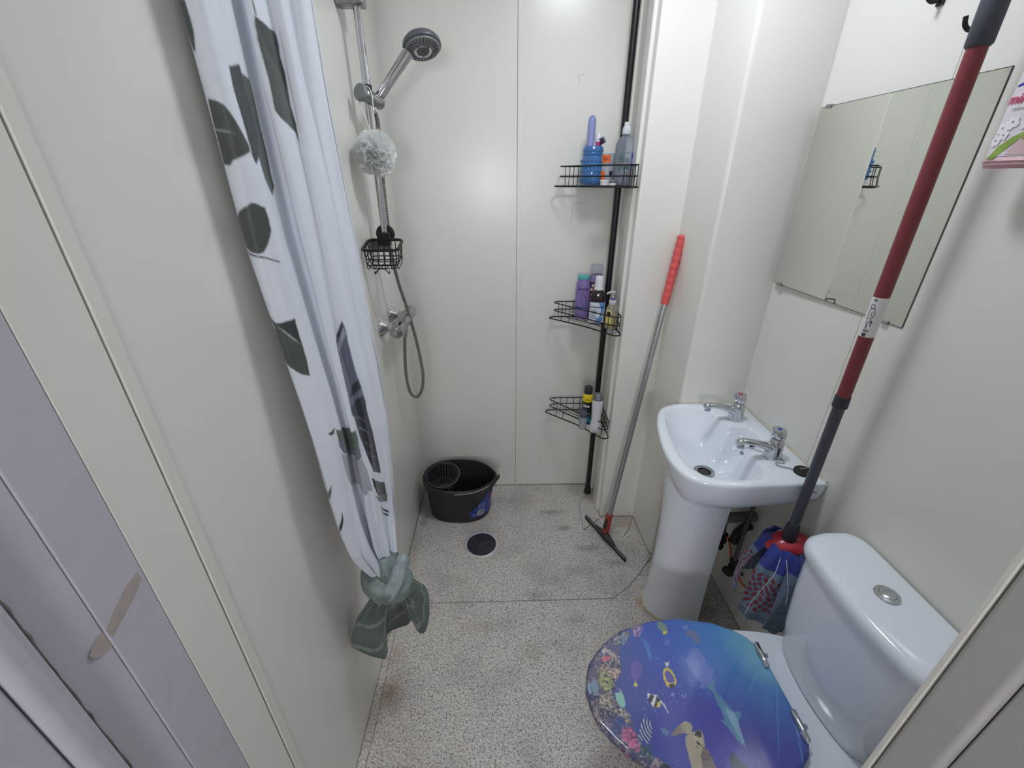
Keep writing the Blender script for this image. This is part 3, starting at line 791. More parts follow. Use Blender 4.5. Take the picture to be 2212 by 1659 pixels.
def lid_paint(X, Y):
    """sea-life picture printed on lid and seat; X, Y are metres on the lid"""
    n1 = fbm(X * 14, Y * 14, 3); n2 = fbm(X * 60, Y * 60, 9); n3 = fbm(X * 220, Y * 220, 21)
    A = lambda c: srgb_arr(c)
    deep, viol, cyan, dark = A((46, 60, 168)), A((62, 54, 158)), A((112, 182, 214)), A((28, 38, 96))
    C = np.zeros(X.shape + (3,)) + deep
    def mixin(c, f):
        nonlocal C
        f = np.clip(f, 0, 1)[..., None]; C = C * (1 - f) + c * f
    mixin(A((72, 108, 198)), np.clip((Y - .60) / .22, 0, 1) * .7)
    mixin(viol, np.clip(1.2 - np.hypot((X - .50) / .22, (Y - .47) / .16), 0, 1) * .85)
    mixin(A((58, 92, 196)), np.clip(1 - np.hypot((X - .50) / .16, (Y - .70) / .12), 0, 1))
    mixin(A((70, 150, 210)), np.clip(1.25 - np.hypot((X - .70) / .20, (Y - .74) / .22), 0, 1) ** 1.2)
    mixin(A((142, 205, 214)), np.clip(1.05 - np.hypot((X - .715) / .11, (Y - .715) / .12), 0, 1) ** 1.1 * .95)
    # pale cloud of light and slanted rays near the hinge
    mixin(A((122, 136, 212)), (np.hypot((X - .518) / .028, (Y - .665) / .05) < 1 + .25 * (n2 - .5) * 4) * .6)
    ang = np.arctan2(Y - .80, X - .80)
    ray = vnoise(ang * 60, ang * 0 + 3, 5)
    mixin(A((110, 180, 226)), np.clip((ray - .62) * 3, 0, 1) * np.clip((X - .60) / .06, 0, 1) * .55)
    mixin(A((30, 60, 150)), np.clip(1 - np.hypot((X - .70) / .05, (Y - .47) / .05), 0, 1) * .6)
    # darker blue-green towards the reef
    mixin(A((38, 62, 132)), np.clip((.40 - X) / .14, 0, 1) * .8)
    mixin(dark, np.clip((.29 - X) / .06, 0, 1) * .6)
    # bubbles
    hb = vnoise(X * 420, Y * 420, 77); band = np.exp(-((Y - .60 - .25 * (X - .42)) / .03) ** 2) + .7 * np.exp(-((Y - .69) / .02) ** 2) + .6 * np.exp(-((Y - .46) / .015) ** 2)
    mixin(A((150, 190, 230)), ((hb > .86) & (fbm(X * 30, Y * 30, 8) > .45)) * np.clip(band, 0, 1) * (X > .33) * (X < .58) * .8)
    # reef
    G = LID_ART
    reef = in_poly(X + .012 * (n2 - .5), Y + .012 * (n2 - .5), G['reefedge']) | (X < .235 + .03 * (n1 - .5)) | ((X < .30) & (Y < .50)) | (np.abs(Y - .61) > lid_w(X) - .016 - .02 * n2) & (X < .36)
    rcol = np.zeros(X.shape + (3,)) + A((44, 44, 62))
    f = np.clip((n2 - .42) * 5, 0, 1)[..., None]; rcol = rcol * (1 - f) + A((112, 96, 92)) * f
    f = np.clip((n3 - .50) * 8, 0, 1)[..., None]; rcol = rcol * (1 - f) + A((188, 172, 160)) * f * .8 + rcol * f * .2
    f = np.clip((fbm(X * 35, Y * 35, 40) - .62) * 10, 0, 1)[..., None]; rcol = rcol * (1 - f) + A((150, 110, 118)) * f
    rf = np.clip(reef.astype(float), 0, 1) * np.clip(.35 + (fbm(X * 40, Y * 40, 2) - .3) * 2.2, 0, 1)
    mixin(0, rf * 0)
    C = C * (1 - rf[..., None]) + rcol * rf[..., None]
    def poly(nm, c, a=1.0, wob=.0):
        m = in_poly(X + wob * (n3 - .5), Y + wob * (n3 - .5), G[nm])
        mixin(A(c), m * a); return m
    def coral(nm, c, c2):
        m = in_poly(X + .016 * (n2 - .5), Y + .016 * (n2 - .5), G[nm])
        t = np.clip((n3 - .35) * 3, 0, 1)
        col = A(c2) * (1 - t[..., None]) + A(c) * t[..., None]
        keep = (m & (fbm(X * 150, Y * 150, 31) > .33))[..., None]
        nonlocal C
        C = np.where(keep, col, C)
    coral('c_beige', (206, 196, 178), (120, 108, 96)); coral('c_white1', (222, 214, 206), (130, 112, 112)); coral('c_white2', (226, 200, 176), (140, 112, 100))
    coral('c_fern', (176, 184, 200), (70, 80, 110)); coral('c_lilac', (206, 176, 214), (130, 104, 150)); coral('c_yell', (206, 214, 128), (140, 146, 84))
    coral('c_pink3', (240, 130, 148), (190, 84, 104)); coral('c_pink1', (216, 112, 160), (140, 60, 100)); coral('c_pink2', (196, 92, 130), (110, 46, 80)); coral('c_dark', (60, 96, 84), (28, 50, 60))
    # fish
    poly('leftfish', (128, 150, 176)); poly('leftfish2', (150, 168, 188))
    poly('blue', (66, 126, 204)); poly('grey_tail', (130, 150, 206)); poly('grey', (112, 122, 160)); poly('sgt', (92, 132, 170), .8)
    poly('purple', (104, 84, 172)); poly('purple_tail', (222, 222, 60))
    poly('green', (150, 204, 190)); poly('green_head', (92, 80, 170))
    poly('topfish', (128, 146, 132)); poly('topfish_tail', (226, 216, 70))
    poly('tang_tail', (226, 226, 224)); poly('tang', (226, 196, 76)); poly('tang_in', (98, 88, 176)); poly('tang_face', (44, 38, 48))
    poly('moor_str', (226, 226, 226)); poly('moor', (232, 232, 226)); poly('moor_b1', (26, 24, 30)); poly('moor_b2', (26, 24, 30)); poly('moor_y', (228, 204, 60))
    m = in_poly(X, Y, G['ring'])
    rr = np.hypot((X - .352) / 1.0, (Y - .536) / 1.3)
    mixin(A((40, 52, 110)), m * .9); mixin(A((206, 216, 232)), (m & (np.sin(rr * 900) > .55)) * .9)
    # dolphin, turtle
    d = poly('dolphin', (92, 140, 178)); mixin(A((60, 104, 150)), d * np.clip((n2 - .45) * 4, 0, 1) * .5); poly('dolphin_belly', (140, 182, 206), .8)
    poly('turtle_neck', (176, 164, 134)); t = poly('turtle_shell', (128, 112, 100)); mixin(A((80, 68, 64)), t * np.clip((n3 - .5) * 8, 0, 1) * .7)
    t = poly('turtle_flipper', (132, 120, 100)); mixin(A((196, 188, 160)), t * np.clip((X - .408) * 60, 0, 1) * .6)
    t = poly('turtle_head', (190, 180, 150)); mixin(A((46, 40, 36)), t * np.clip((vnoise(X * 300, Y * 300, 4) - .6) * 8, 0, 1)); poly('turtle_beak', (52, 44, 42))
    poly('blackfin', (28, 30, 52)); poly('botfish', (24, 26, 44))
    mixin(A((36, 36, 90)), (np.clip(.013 - (lid_w(X) - np.abs(Y - .61)), 0, 1) * 70) * .4)
    return C * .86 + A((150, 164, 200)) * .14
def lid_mesh(nx, ny, inset, ztop, edge, zbot):
    """domed lid: dense grid on top, rolled edge, skirt"""
    tt = np.linspace(0, 1, nx); xs = .204 + inset + (.7105 - .204 - 2 * inset) * (.5 - .5 * np.cos(PI * tt)) * .5 + (.7105 - .204 - 2 * inset) * tt * .5
    vv = np.linspace(-1, 1, ny)
    sc = (.7105 - .204) / (.7105 - .204 - 2 * inset)
    Wd = np.maximum(lid_w(.204 + (xs - .204 - inset) * sc) - inset, .0015)
    X = np.repeat(xs[:, None], ny, 1)
    V = np.sign(vv) * (1 - (1 - np.abs(vv)) ** 1.25)
    Y = .61 + V[None, :] * Wd[:, None]
    # distance to the outline for the rolled edge
    dy = Wd[:, None] - np.abs(Y - .61)
    gw = np.gradient(Wd, xs)[:, None]
    dist = dy / np.sqrt(1 + gw ** 2)
    dist = np.minimum(dist, np.minimum(X - xs[0], (xs[-1] - X)))
    dist = np.clip(dist, 0, None)
    r = edge
    Z = ztop + .004 * (1 - ((X - .45) / .3) ** 2 - ((Y - .61) / .3) ** 2) - np.where(dist < r, r - np.sqrt(np.clip(r * r - (r - dist) ** 2, 0, None)), 0)
    vs = np.stack([X, Y, Z], -1).reshape(-1, 3)
    idx = np.arange(nx * ny).reshape(nx, ny)
    fs = np.stack([idx[:-1, :-1], idx[1:, :-1], idx[1:, 1:], idx[:-1, 1:]], -1).reshape(-1, 4)
    bd = list(idx[:, 0]) + list(idx[-1, 1:]) + list(idx[::-1, -1][1:]) + list(idx[0, ::-1][1:-1])
    nb = len(bd); base = nx * ny
    low = vs[bd].copy(); low[:, 2] = zbot
    vs = np.vstack([vs, low])
    side = [(bd[i], bd[(i + 1) % nb], base + (i + 1) % nb, base + i) for i in range(nb)]
    faces = fs.tolist() + side + [tuple(base + i for i in range(nb))]
    return vs, faces
M_LID = mat_print('printed_gloss_lid', .16, coat=.5)
vs, fs = lid_mesh(360, 300, 0.0, .4285, .011, .4175)
k = MB(); k.v = [tuple(p) for p in vs.tolist()]; k.f = [tuple(f) for f in fs]
lid = k.build('seat_lid', M_LID, wc, smooth=60)
paint(lid, lid_paint(vs[:, 0], vs[:, 1]))
lid['label'] = 'glossy seat lid printed with a blue reef scene of fish, dolphin and turtle'
vs, fs = lid_mesh(140, 110, .006, .4140, .008, .4015)
k = MB(); k.v = [tuple(p) for p in vs.tolist()]; k.f = [tuple(f) for f in fs]
seat = k.build('seat', M_LID, wc, smooth=60)
paint(seat, lid_paint(vs[:, 0], vs[:, 1]) * .8)
for y0, y1 in ((.722, .662), (.556, .496)):
    hg = MB()
    ym = (y0 + y1) / 2; hx = .7010
    hg.tube([(hx, y0 + .003, .4345), (hx, y0, .4345), (hx - .004, y1, .4345), (hx - .004, y1 - .003, .4345)], [.005, .0075, .0075, .005], 14)
    hinge = hg.build('hinge', M_CHROME, wc, smooth=40)
    MB().tube([(hx - .002, ym + .011, .4345), (hx - .002, ym - .011, .4345)], .0082, 14).build('hinge_sleeve', M_CHROME_D, hinge)
    MB().lathe([(.006, 0), (.006, .030)], (.712, ym, .401), (0, 0, 1), 14).build('hinge_post', M_CHROME_D, hinge)

# ------------------------------------------------------------------ shower rail kit
RX, RY = -.400, 1.525
rail = thing('shower_rail', 'chrome shower riser rail with sliding holder, fixed to the left wall', 'shower rail', (RX, RY, 1.39))
MB().tube([(RX, RY, 1.392), (RX, RY, 2.06)], .0112, 20).build('rail_tube', M_CHROME, rail)
M_BRK = mat('limescaled_chrome', (150, 152, 154), .35, metal=.9, noise=.25, nscale=70)
MB().box((-.4545, 1.503, 2.036), (-.378, 1.553, 2.120)).build('bracket', M_BRK, rail, bevel=.006, bseg=3)
MB().box((-.4545, 1.508, 1.385), (-.383, 1.545, 1.418)).build('bracket', M_BRK, rail, bevel=.006, bseg=3)
M_GREYP = mat('grey_plastic', (138, 140, 142), .38, noise=.04)
ax0, ax1 = Vector((-.406, 1.492, 1.829)), Vector((-.370, 1.553, 1.812))
dv = (ax1 - ax0).normalized()
MB().lathe([(.016, 0), (.0185, .004), (.0185, .058), (.0175, .068), (.012, .073)], ax0 + dv * .004, dv, 24).build('slider_body', M_CHROME_D, rail)
MB().lathe([(.0215, -.002), (.0232, .001), (.0232, .010), (.020, .013)], ax0 - dv * .012, dv, 28).build('slider_knob', M_GREYP, rail)
MB().lathe([(.0145, -.004), (.0150, .020)], (RX, RY, 1.835), (0, 0, 1), 20).build('slider_collar', mat('dark_slider', (58, 62, 70), .4), rail)
# hand shower
hs = thing('hand_shower', 'chrome hand shower with round grey spray face in the rail holder', 'shower head', (-.372, 1.545, 1.80))
H0, H1 = Vector((-.376, 1.545, 1.822)), Vector((-.286, 1.578, 1.935))
hd = (H1 - H0).normalized()
MB().lathe([(.010, -.030), (.0125, -.018), (.0130, 0), (.0115, .004)], H0, hd, 20).build('holder_cone', M_GREYP, hs)
L_ = (H1 - H0).length
MB().lathe([(.0125, 0), (.0150, .004), (.0155, L_ * .5), (.0175, L_ * .9), (.0175, L_ + .012)], H0, hd, 24).build('handle', M_CHROME, hs)
HC = Vector((-.238, 1.600, 1.968)); hn = Vector((.17, -.34, -.92)).normalized(); HS = 1.12
MB().lathe([(r * HS, h) for r, h in ((.001, -.022), (.026, -.021), (.044, -.015), (.051, -.006), (.0525, 0), (.052, .006), (.047, .010))], HC, hn, 40, cap0=False).build('head_shell', mat('dark_grey_head', (104, 108, 116), .3, metal=.4, noise=.05), hs)
face = MB().lathe([(r * HS, h) for r, h in ((.0475, .0085), (.0465, .0125), (.024, .0150), (.0235, .0135))], HC, hn, 40, cap0=False, cap1=False).build('spray_face', M_GREYP, hs)
MB().lathe([(r * HS, h) for r, h in ((.0235, .012), (.0235, .019), (.019, .021), (.0165, .019))], HC, hn, 32, cap0=False, cap1=False).build('chrome_ring', M_CHROME, hs)
MB().lathe([(r * HS, h) for r, h in ((.017, .016), (.016, .0195), (.001, .021))], HC, hn, 28, cap0=False, cap1=False).build('centre_button', mat('grey_rubber', (92, 94, 98), .6), hs)
fx, fy, fz = frame(hn)
M_NOZ = mat('nozzle_rubber', (70, 72, 78), .6)
for k in range(26):
    a = 2 * PI * k / 26
    e = fx * math.cos(a) + fy * math.sin(a)
    MB().tube([HC + hn * .0145 + e * .031, HC + hn * .0140 + e * .047], .0016, 6).build('nozzle', M_NOZ, face)
lv = fx * -.55 + fy * -.2
lv = Vector((-.55, -.25, -.35)).normalized()
MB().lathe([(.006, 0), (.007, .012), (.003, .018)], HC + hn * .004 + lv * .044, lv, 12, sx=1.0, sy=.6).build('spray_lever', M_GREYP, hs)
# hose
hose = thing('shower_hose', 'ribbed metal shower hose looping below the mixer valve', 'shower hose', (-.38, 1.6, .77))
hp = smooth_path([(-.390, 1.533, 1.800), (-.386, 1.549, 1.765), (-.389, 1.553, 1.70), (-.392, 1.553, 1.60), (-.394, 1.552, 1.45), (-.3935, 1.562, 1.34), (-.387, 1.59, 1.24), (-.372, 1.615, 1.14),
                  (-.352, 1.618, 1.02), (-.340, 1.612, .92), (-.336, 1.605, .86), (-.346, 1.602, .800), (-.368, 1.600, .766), (-.392, 1.598, .780), (-.402, 1.596, .83), (-.403, 1.596, .90), (-.397, 1.596, .98), (-.390, 1.596, 1.045)], 10)
# spiral-ribbed skin
ln = [0]
for i in range(1, len(hp)): ln.append(ln[-1] + (hp[i] - hp[i - 1]).length)
tot = ln[-1]; nst = int(tot / .0016); dense = []
xs = np.array([p.x for p in hp]); ys = np.array([p.y for p in hp]); zs = np.array([p.z for p in hp])
q = np.linspace(0, tot, nst)
dense = list(zip(np.interp(q, ln, xs), np.interp(q, ln, ys), np.interp(q, ln, zs)))
MB().tube(dense, [.0068 if i % 4 < 2 else .0060 for i in range(nst)], 10).build('hose_skin', mat('steel_hose', (150, 146, 140), .3, metal=1.0, noise=.06, nscale=60), hose, smooth=0)
MB().lathe([(.0095, 0), (.0105, .006), (.0105, .024), (.008, .028)], (-.390, 1.596, 1.038), (0.1, 0, 1), 12).build('hose_nut', M_CHROME, hose)
MB().lathe([(.0095, 0), (.0105, .006), (.0095, .020)], (-.3905, 1.532, 1.804), (.3, .2, -1), 12).build('hose_nut', M_CHROME, hose)

def net_material():
    m = bpy.data.materials.new('white_net'); m.use_nodes = True
    nt = m.node_tree; N = nt.nodes
    N.remove(N['Principled BSDF'])
    d = N.new('ShaderNodeBsdfDiffuse'); t = N.new('ShaderNodeBsdfTranslucent'); p = N.new('ShaderNodeBsdfTransparent'); g = N.new('ShaderNodeBsdfGlossy')
    g.inputs['Roughness'].default_value = .25
    for n in (d, t): n.inputs['Color'].default_value = (.97, .98, .98, 1)
    prev = d.outputs[0]
    for other, f in ((t, .5), (p, .35), (g, .06)):
        x = N.new('ShaderNodeMixShader'); x.inputs[0].default_value = f
        nt.links.new(prev, x.inputs[1]); nt.links.new(other.outputs[0], x.inputs[2]); prev = x.outputs[0]
    nt.links.new(prev, N['Material Output'].inputs[0])
    return m
# bath puff hanging from the slider
puff = thing('bath_puff', 'white net bath puff hanging by its cord from the shower rail slider', 'bath puff', (-.385, 1.462, 1.61))
M_PUFF = net_material()
rg = random.Random(11); pc = Vector((-.384, 1.465, 1.672)); pb = MB()
for k in range(110):
    zz = 1 - 2 * (k + .5) / 110; a = k * 2.399963
    n = Vector((math.sqrt(1 - zz * zz) * math.cos(a), math.sqrt(1 - zz * zz) * math.sin(a), zz))
    n = (n + Vector((rg.uniform(-.25, .25), rg.uniform(-.25, .25), rg.uniform(-.25, .25)))).normalized()
    x, y, z = frame(n)
    roll = rg.uniform(0, PI); x, y = x * math.cos(roll) + y * math.sin(roll), y * math.cos(roll) - x * math.sin(roll)
    R = rg.uniform(.044, .068); wv = rg.uniform(.010, .020); ph = rg.uniform(0, 6)
    grid = []
    for i in range(9):
        u = -1 + i / 4
        row = []
        for j in range(5):
            v = j / 4
            r = .012 + (R - .012) * v
            side = u * (.008 + .024 * v)
            wav = math.sin(u * 5.5 + ph) * wv * v
            row.append(pc + n * (r - .25 * abs(u) * .03 * v) + x * side + y * (wav + rg.uniform(-.002, .002)))
        grid.append(row)
    base = len(pb.v)
    for row in grid: pb.v += [tuple(p) for p in row]
    for i in range(8):
        for j in range(4):
            b0 = base + i * 5 + j; pb.f.append((b0, b0 + 1, b0 + 6, b0 + 5))
pb.sphere(pc, .038, 20, 12)  # white core ball added inside the ruffles to brighten their dark centre
pb.build('net_ruffles', M_PUFF, puff, smooth=80, fix=False)['kind'] = 'stuff'
M_CORD = mat('white_cord', (236, 236, 234), .6)
MB().tube(smooth_path([(-.384, 1.470, 1.70), (-.400, 1.474, 1.76), (-.418, 1.488, 1.81), (-.412, 1.500, 1.838), (-.396, 1.500, 1.848), (-.382, 1.494, 1.835), (-.378, 1.486, 1.80), (-.383, 1.472, 1.70)], 6), .0016, 6).build('cord', M_CORD, puff)

# soap basket clamped to the rail foot
sb = thing('soap_basket', 'black wire soap basket clamped to the foot of the shower rail', 'soap basket', (-.39, 1.45, 1.34))
def rrect(x0, x1, y0, y1, r, zf, n=6):
    pts = []
    for cx, cy, a0 in ((x1 - r, y1 - r, 0), (x0 + r, y1 - r, PI / 2), (x0 + r, y0 + r, PI), (x1 - r, y0 + r, 1.5 * PI)):
        for k in range(n + 1):
            a = a0 + PI / 2 * k / n
            x, y = cx + r * math.cos(a), cy + r * math.sin(a)
            pts.append((x, y, zf(x, y)))
    return pts
zr = lambda x, y: 1.418 - (1.495 - y) * .24
MB().tube(rrect(-.450, -.335, 1.405, 1.497, .018, zr), .0048, 8, closed=True).build('rim', M_BLKMET, sb)
wz = MB()
for dz, ins in ((.030, .004), (.050, .007)):
    wz.tube(rrect(-.450 + ins, -.335 - ins, 1.405 + ins, 1.497 - ins, .016, lambda x, y: zr(x, y) - dz), .0017, 6, closed=True)
wz.build('side_wire', M_BLKMET, sb)
for k in range(6):
    x = -.440 + k * .0195
    MB().tube(smooth_path([(x, 1.405, zr(x, 1.405)), (x, 1.409, zr(x, 1.405) - .045), (x, 1.418, zr(x, 1.42) - .064), (x, 1.45, zr(x, 1.45) - .066), (x, 1.482, zr(x, 1.48) - .066), (x, 1.492, zr(x, 1.49) - .05), (x, 1.496, zr(x, 1.496))], 4), .0016, 6).build('cross_wire', M_BLKMET, sb)
for y in (1.425, 1.452, 1.478):
    MB().tube(smooth_path([(-.449, y, zr(0, y) - .002), (-.444, y, zr(0, y) - .045), (-.430, y, zr(0, y) - .0635), (-.393, y, zr(0, y) - .064), (-.355, y, zr(0, y) - .0635), (-.341, y, zr(0, y) - .045), (-.336, y, zr(0, y) - .002)], 4), .0016, 6).build('length_wire', M_BLKMET, sb)
MB().tube(smooth_path([(-.418, 1.413, 1.330), (-.418, 1.411, 1.322), (-.405, 1.413, 1.336), (-.385, 1.413, 1.336), (-.372, 1.411, 1.322), (-.372, 1.413, 1.332)], 4), .0018, 6).build('hook_wire', M_BLKMET, sb)
MB().lathe([(.029, 0), (.031, .004), (.031, .016), (.027, .021)], (RX, 1.541, 1.432), (0, -1, .12), 32).build('clamp_back', M_BLACK, sb)
MB().box((-.421, 1.494, 1.398), (-.379, 1.523, 1.440)).build('clamp', M_BLKMET, sb, bevel=.004)

# mixer valve
mx = thing('shower_mixer', 'chrome bar shower mixer valve on the left wall', 'shower valve', (-.385, 1.6, 1.10))
bar = MB().lathe([(.019, 0), (.0235, .003), (.0245, .010), (.0245, .068), (.0235, .070), (.0235, .200), (.0245, .202), (.0245, .278), (.0225, .285), (.001, .287)], (-.386, 1.452, 1.104), (0, 1, 0), 32, cap1=False).build('bar_body', M_CHROME_D, mx)
MB().lathe([(.001, -.004), (.009, -.0035), (.0095, .001)], (-.386, 1.452, 1.104), (0, 1, 0), 20, cap0=False).build('end_button', M_CHROME, mx)
MB().lathe([(.0045, 0), (.0045, .006), (.003, .008)], (-.376, 1.485, 1.127), (.35, 0, .94), 12).build('stop_pin', M_BLACK, mx)
for y in (1.512, 1.672):
    u = MB().lathe([(.036, 0), (.037, .003), (.034, .008), (.022, .020), (.015, .030), (.013, .034)], (XL, y, 1.106), (1, 0, 0), 32).build('wall_rose', M_CHROME, mx)
    MB().lathe([(.0165, .030), (.0165, .046), (.014, .048)], (XL, y, 1.106), (1, 0, 0), 6).build('union_nut', M_CHROME, mx, smooth=20)
MB().lathe([(.012, 0), (.013, .012), (.012, .030)], (-.389, 1.596, 1.086), (.05, 0, -1), 16).build('hose_outlet', M_CHROME, mx)

# ------------------------------------------------------------------ shower curtain
SEC = [(-.446, .955), (-.447, .90), (-.446, .83), (-.441, .775), (-.428, .745), (-.410, .740), (-.394, .756), (-.388, .785), (-.392, .815), (-.391, .835), (-.382, .835), (-.374, .815), (-.364, .818),
       (-.358, .842), (-.352, .852), (-.346, .850), (-.340, .862), (-.337, .882), (-.332, .890), (-.327, .892), (-.323, .905), (-.322, .930), (-.335, .958), (-.390, .975)]
CUR_NS, CUR_NZ = 380, 760
def curtain_grid():
    base = smooth_path([(x, y, 0) for x, y in SEC], 16)
    bx = np.array([p.x for p in base]); by = np.array([p.y for p in base])
    L = np.concatenate([[0], np.cumsum(np.hypot(np.diff(bx), np.diff(by)))])
    s = np.linspace(0, L[-1], CUR_NS)
    X0 = np.interp(s, L, bx); Y0 = np.interp(s, L, by)
    zz = np.concatenate([np.linspace(2.16, .80, int(CUR_NZ * .72)), np.linspace(.80, .615, CUR_NZ - int(CUR_NZ * .72) + 1)[1:]])
    G = np.zeros((CUR_NZ, CUR_NS, 3))
    # targets for the left and right outline at each height
    kz = [.60, .66, .72, .78, .84, .95, 1.06, 1.2, 1.34, 1.5, 1.75, 2.2]
    aL = [-.442, -.470, -.498, -.512, -.523, -.532, -.536, -.545, -.559, -.576, -.580, -.581]
    aR = [-.362, -.350, -.342, -.336, -.331, -.322, -.315, -.320, -.329, -.334, -.3435, -.3455]
    raz0 = X0 / Y0
    l0, r0 = raz0.min(), raz0.max()
    for i, z in enumerate(zz):
        tl, tr = np.interp(z, kz, aL), np.interp(z, kz, aR)
        az = tl + (raz0 - l0) / (r0 - l0) * (tr - tl)
        sq = np.interp(z, [.60, .66, .75, .9, 1.1, 3], [.30, .52, .80, .95, 1.0, 1.0])
        yc = np.interp(z, [.60, .75, 1.1, 3], [.85, .86, .86, .86])
        y = yc + (Y0 - .86) * sq
        # travelling soft wrinkles
        wv = .0022 * np.sin(s * 95 + z * 3.2 + 1.5 * np.sin(z * 4)) + .0016 * np.sin(s * 160 - z * 5.0) + .0018 * np.sin(s * 40 + z * 9)
        tw = np.interp(z, [.60, .8, 1.2, 3], [2.4, 1.8, 1.0, .75])
        y = y + wv * tw
        az = az + (.0022 * np.sin(s * 70 + z * 6 + np.sin(z * 3)) + .002 * np.sin(s * 130 + 11 * z)) * tw * .8
        G[i, :, 0] = np.maximum(az * y, XL + .004)
        G[i, :, 1] = y
        G[i, :, 2] = z
    return s, zz, G
